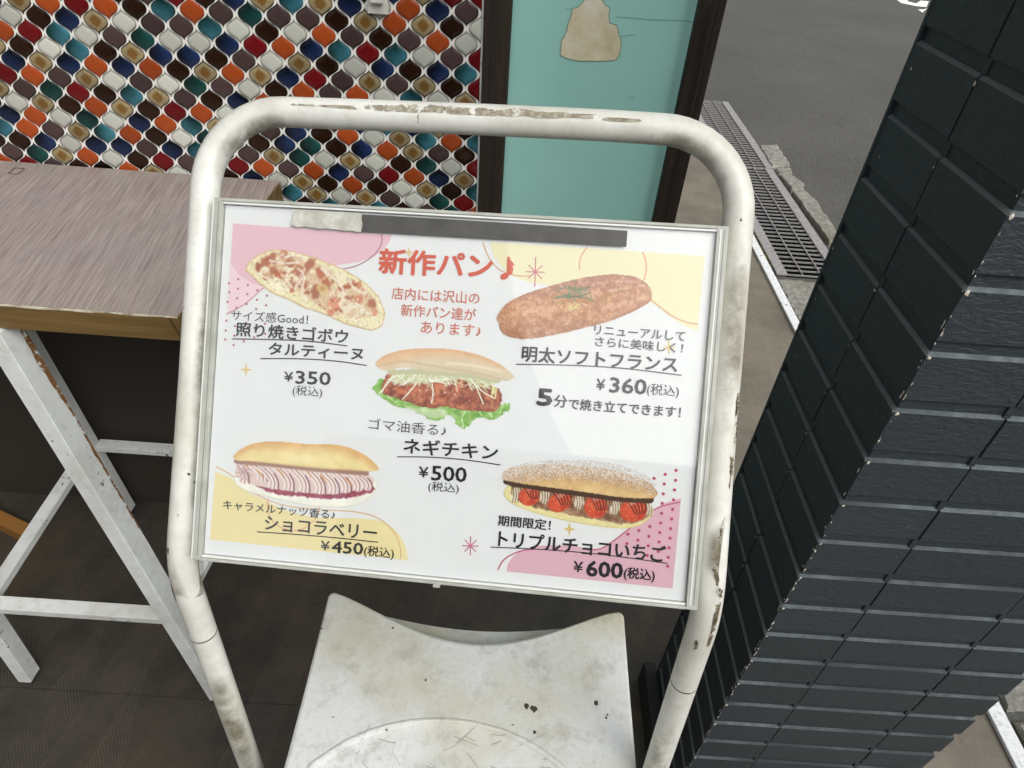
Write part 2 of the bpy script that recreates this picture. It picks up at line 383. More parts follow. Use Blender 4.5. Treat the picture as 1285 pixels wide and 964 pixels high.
def quad_bar(bm, p0, p1, w, d, side):
    """square bar from p0 to p1; side = direction of its width"""
    p0, p1 = Vector(p0), Vector(p1); t = (p1 - p0).normalized()
    s = (Vector(side) - t * t.dot(Vector(side))).normalized(); u = t.cross(s).normalized()
    add_box(bm, (-w / 2, -d / 2, 0), (w / 2, d / 2, (p1 - p0).length), 0.0022, (s, u, t), p0)
def sweep(path, r, seg=20, cap=True):
    """tube along a list of points"""
    P = [Vector(p) for p in path]; vs, fs = [], []
    t0 = (P[1] - P[0]).normalized(); nrm = t0.orthogonal().normalized()
    for i, p in enumerate(P):
        t = ((P[min(i + 1, len(P) - 1)] - P[max(i - 1, 0)])).normalized()
        nrm = (nrm - t * t.dot(nrm)).normalized(); b = t.cross(nrm)
        rr = r[i] if isinstance(r, (list, tuple)) else r
        for k in range(seg):
            a = 2 * math.pi * k / seg; vs.append(p + (nrm * math.cos(a) + b * math.sin(a)) * rr)
        if i:
            for k in range(seg):
                k2 = (k + 1) % seg; fs.append(((i - 1) * seg + k, (i - 1) * seg + k2, i * seg + k2, i * seg + k))
    if cap:
        fs.append(tuple(range(seg))[::-1]); fs.append(tuple((len(P) - 1) * seg + k for k in range(seg)))
    return vs, fs
def prism(bm, loops):
    """closed solid through a list of loops of equal length"""
    rows = [[bm.verts.new(p) for p in L] for L in loops]; n = len(rows[0])
    for a, b in zip(rows, rows[1:]):
        for k in range(n): bm.faces.new((a[k], a[(k + 1) % n], b[(k + 1) % n], b[k]))
    bm.faces.new(rows[0][::-1]); bm.faces.new(rows[-1])
def struct(o): o['kind'] = 'structure'; return o

# ------------------------------------------------------------------ ground
SILL_X0, SILL_X1 = 1.166, 1.204
def sheet(name, x0, x1, y0, y1, z, mat, nx=1, ny=1):
    return struct(mesh_obj(name, [(x0, y0, z), (x1, y0, z), (x1, y1, z), (x0, y1, z)], [(0, 1, 2, 3)], mat))
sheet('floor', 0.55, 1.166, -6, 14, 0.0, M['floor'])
sheet('floor', -8, 0.55, -6, 0.652, 0.0, M['floorshade'])
sheet('floor', -8, 0.55, 0.652, 14, 0.0015, M['floorshade'])
GX0, GX1, GY0, GY1 = 1.272, 1.505, 2.735, 5.375
def sheet_hole(name, x0, x1, y0, y1, z, mat):
    xs, ys = [x0, GX0, GX1, x1], [y0, GY0, GY1, y1]
    v = [(x, y, z) for y in ys for x in xs]; f = []
    for j in range(3):
        for i in range(3):
            if not (i == 1 and j == 1): f.append((j * 4 + i, j * 4 + i + 1, j * 4 + i + 5, j * 4 + i + 4))
    return struct(mesh_obj(name, v, f, mat))
sheet_hole('road', 1.166, 90, -60, 120, -0.012, M['asphalt'])
sheet('ground', -120, 1.166, -60, 120, -0.014, M['asphalt'])
bm = bmesh.new()     # drain channel below the grate: four walls and a bottom
z0, z1 = -0.45, -0.013
c = [(GX0, GY0), (GX1, GY0), (GX1, GY1), (GX0, GY1)]
b0 = [bm.verts.new((x, y, z0)) for x, y in c]; b1 = [bm.verts.new((x, y, z1)) for x, y in c]
for k in range(4): bm.faces.new((b0[k], b0[(k + 1) % 4], b1[(k + 1) % 4], b1[k]))
bm.faces.new(b0)
struct(bm_obj('drain_channel', bm, M['dark']))

# threshold strip with screws
st = thing('threshold_strip', 'long white metal threshold strip along the edge of the brown floor', 'threshold strip', (1.185, 0, 0))
box('strip', (SILL_X0 - 1.185, -1.5, 0.0), (SILL_X1 - 1.185, 7.0, 0.012), M['sill'], st, 0.003)
for k, y in enumerate([0.35, 0.85, 1.35, 1.85, 2.45, 2.88, 3.4, 3.9, 4.5]):
    vs, fs = sweep([(0, y, 0.0115), (0, y, 0.0135)], 0.0045, 10)
    mesh_obj('screw', vs, fs, M['rimdark'], st)

# drain grates: two sections
def grate(y0, y1, dx, label):
    g = thing('drain_grate', label, 'drain grate', (1.39 + dx, (y0 + y1) / 2, 0), 'drain grates along the road edge')
    h = (y1 - y0) / 2
    for sx in (-1, 1):
        xa = -0.165 if sx < 0 else 0.115
        box('side_plate', (xa, -h, -0.006), (xa + 0.05, h, 0.004), M['galv'], g, 0.0015)
    n = int((y1 - y0) / 0.0425)
    me = None
    for i in range(n + 1):
        yy = -h + 0.004 + i * (2 * h - 0.008) / n
        if me is None:
            o = box('cross_bar', (-0.1145, -0.0018, -0.006), (0.1145, 0.0018, 0.002), M['galv'], g); me = o.data
        else:
            o = bpy.data.objects.new('cross_bar', me); COL.objects.link(o); o.parent = g
        o.location = (0, yy, 0)
    for x in (-0.045, 0.045):
        box('rod', (x - 0.0025, -h + 0.002, 0.0025), (x + 0.0025, h - 0.002, 0.0065), M['galv'], g)
grate(2.735, 4.045, 0.0, 'steel drain grate section nearest the dark pillar, ending at the concrete patch')
grate(4.055, 5.375, 0.012, 'farther steel drain grate section, ending beside the dark wooden post')

# rough concrete kerb pieces
def slab(name, pts, zt, label, grp='concrete kerb pieces by the drain', seed=0, zb=-0.05):
    rnd = random.Random(seed); P = []
    n = len(pts)
    for i in range(n):
        a, b = Vector(pts[i]), Vector(pts[(i + 1) % n]); L = (b - a).length; k = max(1, int(L / 0.035))
        for q in range(k):
            p = a.lerp(b, q / k)
            if q: p += Vector((rnd.uniform(-1, 1), rnd.uniform(-1, 1))) * 0.006
            P.append(p)
    cx = sum((p for p in P), Vector((0, 0))) / len(P)
    def ring(s, z, j=0.0): return [Vector((cx.x + (p.x - cx.x) * s + rnd.uniform(-j, j), cx.y + (p.y - cx.y) * s + rnd.uniform(-j, j), z)) for p in P]
    bm = bmesh.new(); s1 = 1 - 0.012 / max(0.08, (P[0] - cx).length)
    loops = [ring(1, zb), ring(1.0, zt - 0.010, 0.001), ring(s1, zt, 0.001)]
    prism(bm, loops)
    o = bm_obj(name, bm, M['concrete']); tag(o, label, 'kerb stone', grp); return o
def fl(px, py): p = on(px, py, 'z', 0.0); return (p.x, p.y)
slab('kerb_stone', [fl(952, 184), fl(975, 183), fl(991, 209), fl(969, 211)], 0.012, 'grey concrete kerb piece farthest from the pillar, beside the grate joint', seed=1)
slab('kerb_stone', [fl(973, 213), fl(992, 212), fl(994, 221), fl(977, 220)], 0.010, 'smallest broken concrete kerb fragment, wedged between two larger kerb pieces', seed=2)
slab('kerb_stone', [fl(977, 221), fl(996, 223), fl(1009, 233), fl(1009, 240), fl(993, 240)], 0.014, 'rounded broken concrete kerb piece in the middle of the row', seed=3)
slab('kerb_stone', [fl(994, 242), fl(1009, 241), fl(1021, 252), fl(1047, 290), fl(1052, 306), fl(1040, 306)], 0.015, 'long wedge-shaped concrete kerb piece just left of the pillar edge', seed=4)
slab('kerb_stone', [(1.215, 2.05), (1.62, 2.05), (1.62, 2.70), (1.215, 2.70)], -0.002, 'weathered concrete slab between the near end of the drain grate and the pillar', seed=5)
slab('kerb_stone', [(1.225, 0.745), (1.62, 0.76), (1.62, 1.38), (1.225, 1.38)], 0.0, 'mossy concrete slab touching the right edge of the pillar, above the dark crack', seed=6)
slab('kerb_stone', [(1.235, 0.10), (1.62, 0.10), (1.62, 0.735), (1.225, 0.72)], 0.004, 'speckled grey concrete slab at the lower right corner, beyond the white strip', seed=7)
slab('kerb_stone', [(1.22, 1.39), (1.62, 1.39), (1.62, 2.04), (1.22, 2.04)], -0.003, 'concrete slab hidden mostly behind the black pillar', seed=8)
# dry grass tuft by the strip
rnd = random.Random(3); vs, fs = [], []
for k in range(420):
    y = rnd.uniform(2.75, 3.45); x = rnd.uniform(1.206, 1.222); h = rnd.uniform(0.006, 0.03); a = rnd.uniform(0, 6.28)
    dx, dy = math.cos(a) * 0.0013, math.sin(a) * 0.0013; lx, ly = rnd.uniform(-.014, .014), rnd.uniform(-.014, .014); n = len(vs)
    vs += [(x - dx, y - dy, -0.012), (x + dx, y + dy, -0.012), (x + lx, y + ly, h - .012)]; fs.append((n, n + 1, n + 2))
o = mesh_obj('dry_grass', vs, fs, plain('dry grass', rgb(150, 142, 96), 0.9), kind='stuff'); tag(o, 'thin line of dry yellow grass between the white strip and the drain grate', 'grass')
# white road marking far up the road
def decal(name, pts, z, mat, label, cat):
    vs = [Vector((p[0], p[1], z)) for p in pts]
    o = mesh_obj(name, vs, [tuple(range(len(vs)))], mat); tag(o, label, cat, 'white road marking strokes'); return o
decal('road_marking', [fl(1127, 0), fl(1131, 3), fl(1150, 7), fl(1163, 8), fl(1166, 1), fl(1156, 0), fl(1150, 3.5), fl(1140, 1), fl(1136, -6), fl(1120, -8)], -0.008, M['roadpaint'], 'curved white painted stroke on the asphalt, larger of the two at the top edge', 'road marking')
decal('road_marking', [fl(1152, 11), fl(1160, 11), fl(1164, 9.5), fl(1158, 15)], -0.008, M['roadpaint'], 'small white painted stroke on the asphalt, below the larger curved stroke', 'road marking')

# ------------------------------------------------------------------ shop building: wall, soffit
WY = 1.18
wall = thing('tiled_wall', 'shop wall covered with colourful lantern-shaped mosaic tiles in white grout', 'wall', (-0.12, WY, 0))
ox, oy, oz = -0.12, WY, 0
def wbox(name, a, b, mat, bev=0.0, kind=None):
    return box(name, (a[0] - ox, a[1] - oy, a[2]), (b[0] - ox, b[1] - oy, b[2]), mat, wall, bev, kind)
wbox('grout_bed', (-2.4, WY + 0.0005, 0.80), (-0.0765, WY + 0.20, 2.6), M['grout'])
wbox('lower_wall_board', (-2.4, WY - 0.002, 0.0), (-0.0765, WY + 0.20, 0.7995), M['wallplain'])
wbox('edge_trim', (-0.0762, WY - 0.005, 0.80), (-0.0735, WY + 0.20, 2.6), M['sill'])
ROWS = """ 10|. . . . . . . . . . . . . . . . . . R R|
  9| . . . . . . . . R B N S T S N W O N P |
  8|. . . S O R O B T O P G P P B S O S B W|
  7| . . W B N S W P P T W B W O P B P O W |
  6|. . O R T W P G W W N R O N T R T W P R|
  5| . S B W T B S N N B P W S B W N B N T |
  4|. . N S N O N O B S O S N R P S P S B R|
  3| . R O P S W P W G P W B O . O W T W S |
  2|. S P G R B T S P B N . . . . . . . . .|
  1| . W S B O S B R O W . S T P N T N S B |
  0|. N O W G W N O T S . P N B O W S T O T|
 -1| T O P S T O B W G W B N G B N O S P B |
 -2|B B N W N N P N T N P S G W S W B G W R|
 -3| P G S O W B R P . R O P O N P R O N S |
 -4|O R P B . O S W . B N W S B O B W S B T|
 -5| . . . . . . . . . . . T S W S P W G R |
 -6|. . . . . . . . . . . . . . . T . . . .|"""
MAP = {}
for ln in ROWS.split('\n'):
    j, s, _ = ln.split('|'); j = int(j)
    for q, ch in enumerate(s):
        if ch not in ' .': MAP[(q - 36, j)] = ch
PXT, PZT, UA, UB, SH = 0.04633, 0.0460, -0.1240, 1.0689, 0.0118
def lantern_loop(w, h, n=12):
    """onion-shaped tile outline: rounded shoulders, slender necks top and bottom"""
    a, b, k, p = w * 0.414, h * 0.448, 1.74, 1.74
    half = []
    for q in range(n + 1):
        u = 1 - q / n; f = 1 - u ** p / (u ** p + k * (1 - u) ** p)
        half.append((a * f, b * u))
    return half + [(x, -y) for x, y in half[::-1][1:]] + [(-x, -y) for x, y in half[1:]] + [(-x, y) for x, y in half[::-1][1:-1]]
def lantern_mesh(name, cut=None):
    L0 = lantern_loop(PXT, PZT, 12); L1 = [(x * .955, y * .955) for x, y in L0]; L2 = [(x * .55, y * .55) for x, y in L1]
    def cl(P): return P if cut is None else [(min(x, cut), y) for x, y in P]
    bm = bmesh.new()
    rows = [[bm.verts.new((x, d, y)) for x, y in cl(P)] for P, d in ((L0, 0.002), (L0, -0.0006), (L1, -0.0014), (L2, -0.0018))]
    n = len(rows[0])
    for a, b in zip(rows, rows[1:]):
        for k in range(n): bm.faces.new((a[k], a[(k + 1) % n], b[(k + 1) % n], b[k]))
    c = bm.verts.new((0, -0.0019, 0))
    for k in range(n): bm.faces.new((rows[3][k], rows[3][(k + 1) % n], c))
    bmesh.ops.remove_doubles(bm, verts=bm.verts, dist=1e-6)
    bmesh.ops.recalc_face_normals(bm, faces=bm.faces)
    me = bpy.data.meshes.new(name); bm.to_mesh(me); bm.free()
    me.polygons.foreach_set('use_smooth', [True] * len(me.polygons))
    return me
base_me = {}
cut_me = {}
KEYS = 'WWWWOOORRBBBBPPPPSSSSNNNNTTG'
cand = []
for j in range(-11, 70):
    for i in range(-100, 3):
        if (i + j) % 2: continue
        x = UA + PXT * i / 2; z = UB + PZT * j / 2 + SH * (x - UA)
        if z < 0.80 + 0.024 or z > 2.58 or x < -2.3: continue
        if x > -0.0765 + 0.010: continue
        cand.append((i, j, x, z))
def seen(c):
    return c[0] in range(-36, 3) and -7 < c[1] < 11
near = [c for c in cand if (c[0], c[1]) in MAP or (seen(c))]
near.sort(key=lambda c: ((c[0], c[1]) not in MAP, abs(c[2] + 0.4)))
near = near[:296]; nset = {(c[0], c[1]) for c in near}
rest = {}
for (i, j, x, z) in cand:
    ch = MAP.get((i, j)) or random.choice(KEYS)
    cut = (-0.0770 - x) if x + PXT / 2 > -0.0765 else None
    if (i, j) in nset:
        key = (ch, cut is not None)
        if key not in base_me:
            me = lantern_mesh('lantern_tile', cut); me.materials.append(TC[ch]); base_me[key] = me
        o = bpy.data.objects.new('lantern_tile', base_me[key]); COL.objects.link(o); o.parent = wall
        o.location = (x - ox, random.uniform(-0.0003, 0.0003), z)
        o.rotation_euler = (random.uniform(-.012, .012), random.uniform(-.015, .015), random.uniform(-.012, .012))
    else: rest.setdefault(ch, []).append((x, z, cut))
bm = bmesh.new(); mats = []
for k, ch in enumerate(rest):
    mats.append(TC[ch])
    for x, z, cut in rest[ch]:
        P = lantern_loop(PXT, PZT, 6)
        if cut is not None: P = [(min(a, cut), b) for a, b in P]
        f = bm.faces.new([bm.verts.new((x - ox + a, -0.0014, z + b)) for a, b in P]); f.material_index = k
bmesh.ops.remove_doubles(bm, verts=bm.verts, dist=1e-6)
bm_obj('outer_lantern_tiles', bm, mats, wall, kind='stuff')

# post and teal board pilaster
pil = thing('teal_panel', 'turquoise painted board framed by two dark wooden posts, with a peeled beige patch', 'wall panel', (0.11, WY, 0))
def pbox(name, a, b, mat, bev=0.0):
    return box(name, (a[0] - 0.11, a[1] - WY, a[2]), (b[0] - 0.11, b[1] - WY, b[2]), mat, pil, bev)
pbox('board', (-0.0285, WY + 0.000, 0.0), (0.2575, WY + 0.18, 2.6), M['teal'])
pbox('post', (-0.0732, WY - 0.012, 0.0), (-0.0290, WY + 0.18, 2.6), M['post'], 0.003)
pbox('post', (0.2580, WY - 0.012, 0.0), (0.2865, WY + 0.20, 2.6), M['post'], 0.003)
pbox('post_edging', (0.2869, WY - 0.004, 0.0), (0.3020, WY + 0.20, 2.6), M['post'], 0.002)
# peeled patch: outline measured on the board
pp = [(728, -14), (736, -4), (727, 8), (718, 12), (716, 22), (711, 38), (708, 47), (705, 49), (704, 66), (703, 70), (708, 72), (718, 75), (730, 76.5), (748, 76.5), (765, 76), (773, 75), (777, 70), (779, 60), (780, 50), (777, 46), (775, 32), (772, 31), (765, 29), (764, 22), (765, 10), (760, 6), (756, 0), (748, -10), (744, -30), (738, -34)]
rr = random.Random(5); P = []
for k in range(len(pp)):
    a, b = Vector(pp[k]), Vector(pp[(k + 1) % len(pp)])
    for q in (0, .33, .66):
        p = a.lerp(b, q) + Vector((rr.uniform(-.6, .6), rr.uniform(-.5, .5))); w = on(p.x, p.y, 'y', WY - 0.0006); P.append(w)
lo = [(p.x - .11, -0.0006, p.z) for p in P]
cx = sum(p[0] for p in lo) / len(lo); cz = sum(p[2] for p in lo) / len(lo)
mesh_obj('peeled_patch', lo, [tuple(range(len(lo)))], M['peel'], pil)
# lifted paint rim round the patch and hairline cracks
def ribbon(pts, w, y):
    vs, fs = [], []
    for k, p in enumerate(pts):
        a, b = Vector(pts[max(k - 1, 0)]), Vector(pts[min(k + 1, len(pts) - 1)]); t = (b - a).normalized(); nn = Vector((-t.y, t.x)) * (w / 2 if not callable(w) else w(k / (len(pts) - 1)) / 2)
        for s in (-1, 1): q = Vector(p) + nn * s; vs.append((q.x, y, q.y))
        if k: fs.append((2 * k - 2, 2 * k - 1, 2 * k + 1, 2 * k))
    return vs, fs
rim = [(p[0], p[2]) for p in lo] + [(lo[0][0], lo[0][2])]
vs, fs = ribbon(rim, 0.0009, -0.0010); mesh_obj('lifted_paint_edge', vs, fs, plain('paint edge', rgb(120, 140, 126), .7), pil)
for pts in ([(773, 21), (785, 22), (800, 23), (815, 25), (834, 25)], [(834, 25), (850, 25.5), (868, 27)], [(779, 46), (790, 44), (797, 44)], [(786, 126), (790, 122), (797, 122), (792, 126)], [(710, 11), (720, 11.5)]):
    q = [on(a, b, 'y', WY) for a, b in pts]; vs, fs = ribbon([(w.x - .11, w.z) for w in q], 0.0006, -0.0008)
    mesh_obj('paint_crack', vs, fs, plain('crack', rgb(104, 150, 138), .7), pil)
# white bracket near the top of the tiles
br = thing('wall_bracket', 'small cream painted metal bracket screwed onto the mosaic tiles at the top edge', 'bracket', (-0.24, WY - 0.004, 1.27))
box('plate', (-0.0165, -0.006, -0.0045), (0.0165, 0.0, 0.075), M['tube'], br, 0.0015)
box('hook', (-0.010, -0.016, 0.012), (0.010, -0.0062, 0.070), M['tube'], br, 0.002)

# soffit and building mass (behind / above the view)
bld = thing('shop_building', 'grey rendered shop building with overhanging soffit carried by the black pillar', 'building', (-2, 3, 0))
def bb(name, a, b, mat): return box(name, (a[0] + 2, a[1] - 3, a[2]), (b[0] + 2, b[1] - 3, b[2]), mat, bld)
bb('upper_wall', (-5, WY + 0.01, 2.61), (0.30, WY + 5, 5.5), M['facade'])
bb('side_wall', (0.05, WY + 0.21, 0.0), (0.299, WY + 5, 2.6), M['facade'])
bb('left_wall', (-5, WY + 0.02, 0.0), (-2.41, WY + 0.2, 2.6), M['facade'])
bb('soffit', (-5, 0.74, 2.62), (0.85, WY + 0.005, 2.80), M['soffit'])
bb('shade_wall', (-2.6, -2.2, 0.0), (-2.42, WY - 0.01, 2.61), M['facade'])  # unseen side wall added to keep light off the floor
ob = thing('reflection_building', 'brown building added across the street to darken the reflection in the clear sign cover', 'building', (3, -8, 0))  # unseen building added for its dark reflection in the cover
box('wall', (-5.6, -1.0, 0), (9, 3.0, 4.0), M['wallplain'], ob)
bm = bmesh.new(); prism(bm, [[Vector((-5.9, -1.3, z)), Vector((9.3, -1.3, z)), Vector((9.3, 3.3, z + h_)), Vector((-5.9, 3.3, z + h_))] for z, h_ in ((4.0, 0.0), (4.5, -.35))]); bm_obj('roof', bm, M['soffit'], ob)

# ------------------------------------------------------------------ black brick pillar
PX0, PX1, PY0, PY1 = 0.3865, 0.7925, 0.5, 0.7425
pl_ = thing('brick_pillar', 'square pillar clad in black painted split-face brick tiles, beside the menu sign', 'pillar', (0.59, 0.62, 0))
def po(x, y, z): return (x - .59, y - .62, z)
box('core', po(PX0 + 0.0038, PY0 + 0.0038, 0), po(PX1 - 0.0038, PY1 - 0.0045, 2.615), M['brick'], pl_)
ZL0 = 1.2216 + 0.0035        # a ledge line; courses repeat every 70 mm
GV = 0.0130
J = 0.0012                    # half of the thin upright joint
m = NM('sky-lit tile ledge'); v = m.co()
m.set(Base_Color=m.mix(m.ramp(m.noise(v, 5, 3), [(0.40, 0.0), (0.62, 1.0)]), rgb(50, 57, 61), m.ramp(m.noise(v, 60, 6, 0.7), [(0.3, rgb(62, 70, 74)), (0.6, rgb(98, 108, 111))])), Roughness=0.8); M['ledge'] = m.m  # lighter tone paints sky light onto the top chamfers
M['ledge_side'] = plain('sky-lit side ledge', rgb(98, 104, 106), 0.85)  # brighter copy paints sky light onto the left-face chamfers
box('edge_bead', po(PX0 - 0.0008, PY1 - 0.0028, 0), po(PX0 + 0.01, PY1 + 0.002, 2.61), M['brick'], pl_)
for xj in (0.4985, 0.6795): box('upright_joint', po(xj - .0035, PY0 + .0015, 0), po(xj + .0035, PY0 + .02, 2.61), M['brick'], pl_)
box('upright_joint', po(PX0 + .0026, 0.6185 - .0035, 0), po(PX0 + .02, 0.6185 + .0035, 2.61), M['brick'], pl_)
def course_piece(poly, outer, z0, z1):
    """poly: list of (x,y); outer: flags of edges' vertices that sit on the face, inset at top by a chamfer"""
    bm = bmesh.new()
    def loop(z, ins): return [po(x + ox_ * ins, y + oy_ * ins, z) for (x, y), (ox_, oy_) in zip(poly, outer)]
    prism(bm, [loop(z0, 0.0015), loop(z0 + 0.002, 0.0), loop(z1 - 0.0034, 0.0), loop(z1 - 0.0008, 0.0026), loop(z1, 0.0038)])
    bm.normal_update()
    for f in bm.faces:
        zs = [v.co.z for v in f.verts]
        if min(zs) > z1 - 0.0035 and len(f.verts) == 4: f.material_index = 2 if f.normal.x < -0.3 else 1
    return bm
nrow = 0
zk = ZL0 - 0.07 * 18
while zk < 2.6:
    z0 = max(zk - 0.07 + GV, 0.0); z1 = min(zk, 2.6)
    if z1 - z0 > 0.02:
        dz = random.uniform(-.0008, .0008)
        T = 0.03; YE = PY1 - 0.003
        pieces = [
            # L-shaped corner block wrapping both visible faces
            ([(PX0, PY0), (0.4985 - J, PY0), (0.4985 - J, PY0 + T), (PX0 + T, PY0 + T), (PX0 + T, 0.6185 - J), (PX0, 0.6185 - J)],
             [(1, 1), (0, 1), (0, 0), (0, 0), (0, 0), (1, 0)]),
            ([(0.4985 + J, PY0), (0.6795 - J, PY0), (0.6795 - J, PY0 + T), (0.4985 + J, PY0 + T)], [(0, 1), (0, 1), (0, 0), (0, 0)]),
            ([(0.6795 + J, PY0), (PX1, PY0), (PX1, PY1), (PX1 - T, PY1), (PX1 - T, PY0 + T), (0.6795 + J, PY0 + T)],
             [(0, 1), (-1, 1), (-1, 0), (0, 0), (0, 0), (0, 0)]),
            ([(PX0, 0.6185 + J), (PX0 + T, 0.6185 + J), (PX0 + T, YE), (PX0, YE)], [(1, 0), (0, 0), (0, 0), (1, 0)]),
        ]
        for poly, outer in pieces:
            jx, jy = random.uniform(-.0006, .0006), random.uniform(-.0006, .0006)
            poly = [(x + jx, y + jy) for x, y in poly]
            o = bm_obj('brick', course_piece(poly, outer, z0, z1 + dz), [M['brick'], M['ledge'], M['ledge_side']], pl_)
    zk += 0.07; nrow += 1
# chipped corners: bare pale tile showing
rc = random.Random(11); vs, fs = [], []
def chip(c, u, v, n, r, el=1.4):
    k0 = len(vs); m_ = 7; rad = [r * rc.uniform(.45, 1.25) for _ in range(m_)]
    for k in range(m_):
        a = 2 * math.pi * k / m_; p = Vector(c) + Vector(u) * math.cos(a) * rad[k] + Vector(v) * math.sin(a) * rad[k] * el
        vs.append(Vector(po(*(p + Vector(n) * 0.0004))))
    vs.append(Vector(po(*(Vector(c) + Vector(n) * 0.0009))))
    for k in range(m_): fs.append((k0 + k, k0 + (k + 1) % m_, k0 + m_))
for k in range(-14, 4):
    z = ZL0 + 0.07 * k
    for q in range(rc.choice([4, 7, 9])):
        zz = z - rc.uniform(0.0, 0.058); s = rc.uniform(0.0005, 0.0011)
        if rc.random() < .5: chip((PX0 + rc.uniform(0.0, 0.002), PY0 - 0.0007, zz), (1, 0, 0), (0, 0, 1), (0, -1, 0), s, rc.uniform(1.5, 5.5))
        else: chip((PX0 - 0.0007, PY0 + rc.uniform(0, .002), zz), (0, 1, 0), (0, 0, 1), (-1, 0, 0), s, rc.uniform(1.5, 5.5))
    chip((PX0 + 0.003, PY0 - 0.0004, z - 0.004), (1, 0, 0), (0, 0, 1), (0, -1, 0), rc.uniform(.0012, .0024))
    if rc.random() < .75: chip((PX0 - 0.0007, 0.6185 + rc.uniform(-.002, .002), z - rc.uniform(.004, .012)), (0, 1, 0), (0, 0, 1), (-1, 0, 0), rc.uniform(.0008, .002))
    if rc.random() < .6: chip((PX0 - 0.0007, PY1 - rc.uniform(0.002, .03), z - rc.uniform(.01, .05)), (0, 1, 0), (0, 0, 1), (-1, 0, 0), rc.uniform(.0006, .0016))
mesh_obj('chipped_paint', vs, fs, M['chip'], pl_, kind='stuff')
# black box at the foot of the pillar
fb = thing('black_base_block', 'low black painted block standing on the floor against the foot of the brick pillar', 'block', (0.42, 0.80, 0))
c_ = on(808, 830, 'z', 0.08)
box('body', (c_.x - .42, 0.47 - .80, 0.0), (PX0 - .0015 - .42, c_.y - .80, 0.08), M['black'], fb, 0.003)

# ------------------------------------------------------------------ bar table
ZT = 1.5 - 0.5246
YF, YB = 0.7215, 1.172
XR = -0.4415; XL = -1.14
tb = thing('bar_table', 'high bar table with lavender-grey wood-grain top, oak edge and white steel legs', 'table', (-0.79, 0.95, 0))
def tco(p): return Vector((p[0] + 0.79, p[1] - 0.95, p[2]))
tt = box('tabletop', tco((XL, YF, ZT - 0.040)), tco((XR, YB, ZT - 0.0015)), M['oak'], tb, 0.001)
lam = box('laminate', tco((XL + .0008, YF + 0.0022, ZT - 0.0013)), tco((XR - 0.0012, YB, ZT)), M['laminate'], tt)
# chipped light line along the front top edge
rt = random.Random(2); vs, fs = [], []
N = 90
for k in range(N + 1):
    x = XL + (XR - XL) * k / N; w = (0.0018 + 0.0014 * math.sin(k * .7) * rt.random() + rt.uniform(0, .001)) * (1.0 - .55 * k / N) * 1.35
    d = (0.0008 + rt.uniform(0, .0016)) * (1.2 - .8 * k / N)
    vs += [tco((x, YF - 0.0006, ZT - 0.0005 - w)), tco((x, YF - 0.0006, ZT + 0.0004)), tco((x, YF + d, ZT + 0.0004))]
    if k: a = 3 * k; fs += [(a - 3, a, a + 1, a - 2), (a - 2, a + 1, a + 2, a - 1)]
mesh_obj('chipped_edge', vs, fs, M['veneerchip'], tt)
# inlaid square outline on the top
q = [on(*p, 'z', ZT) for p in ((10, 218), (19, 211), (31, 212), (23, 219))]
cc = sum(q, Vector()) / 4
for k in range(4):
    a, b = q[k], q[(k + 1) % 4]; t = (b - a).normalized(); nn = Vector((-t.y, t.x, 0)) * .0012; up = Vector((0, 0, .0004))
    mesh_obj('inlay_line', [tco(a - nn) + up, tco(b - nn) + up, tco(b + nn) + up, tco(a + nn) + up], [(0, 1, 2, 3)], plain('inlay line', rgb(96, 78, 68), .7), tt)
# legs: the right front edge of each is measured at top and foot
W_, D_ = 0.0285, 0.034
def leg(top, foot, D_=D_):
    bm = bmesh.new(); ax = (0, 0)
    def lp(p): return [tco((p[0] - W_, p[1], p[2])), tco((p[0], p[1], p[2])), tco((p[0], p[1] + D_, p[2])), tco((p[0] - W_, p[1] + D_, p[2]))]
    prism(bm, [lp(foot), lp(top)])
    bmesh.ops.bevel(bm, geom=bm.edges[:], offset=0.0018, segments=2, affect='EDGES')
    o = bm_obj('leg', bm, M['leg'], tb)
    # rubber foot
    bm = bmesh.new(); f2 = (foot[0] - .002, foot[1] + .002, 0.0)
    add_box(bm, tco((f2[0] - W_ + .004, f2[1] + .002, 0.0)), tco((f2[0] + .0, f2[1] + D_ - .002, 0.010)), 0.001); bm_obj('foot_cap', bm, M['black'], o)
    return o
ztop = ZT - 0.0405
def lerp_z(a, b, z): return a + (b - a) * ((z - a.z) / (b.z - a.z))
C0 = on(279, 880, 'y', 0.6465); C0.z = 0.008
C1 = lerp_z(C0, on(0, 421, 'y', 0.712), ztop)
B0 = on(163, 645, 'y', 1.1265); B0.z = 0.008
bt = on(48.5, 421, 'y', 1.132); bt.y = 1.098
B1 = lerp_z(B0, bt, ztop)
A0 = on(39, 857, 'y', 0.6595); A0.z = 0.008
A1 = lerp_z(A0, on(0, 801, 'y', 0.6645), ztop)
D0 = Vector((C0.x + 0.03, B0.y, 0.008)); D1 = Vector((on(231, 432, 'y', 1.10).x, B1.y, ztop))
for a, b, dd in ((C1, C0, .043), (B1, B0, D_), (A1, A0, D_), (D1, D0, D_)): leg(a, b, dd)
def stretch(p0, p1, h, w, side):
    bm = bmesh.new(); quad_bar(bm, tco(p0), tco(p1), w, h, side); return bm_obj('stretcher', bm, M['leg'], tb)
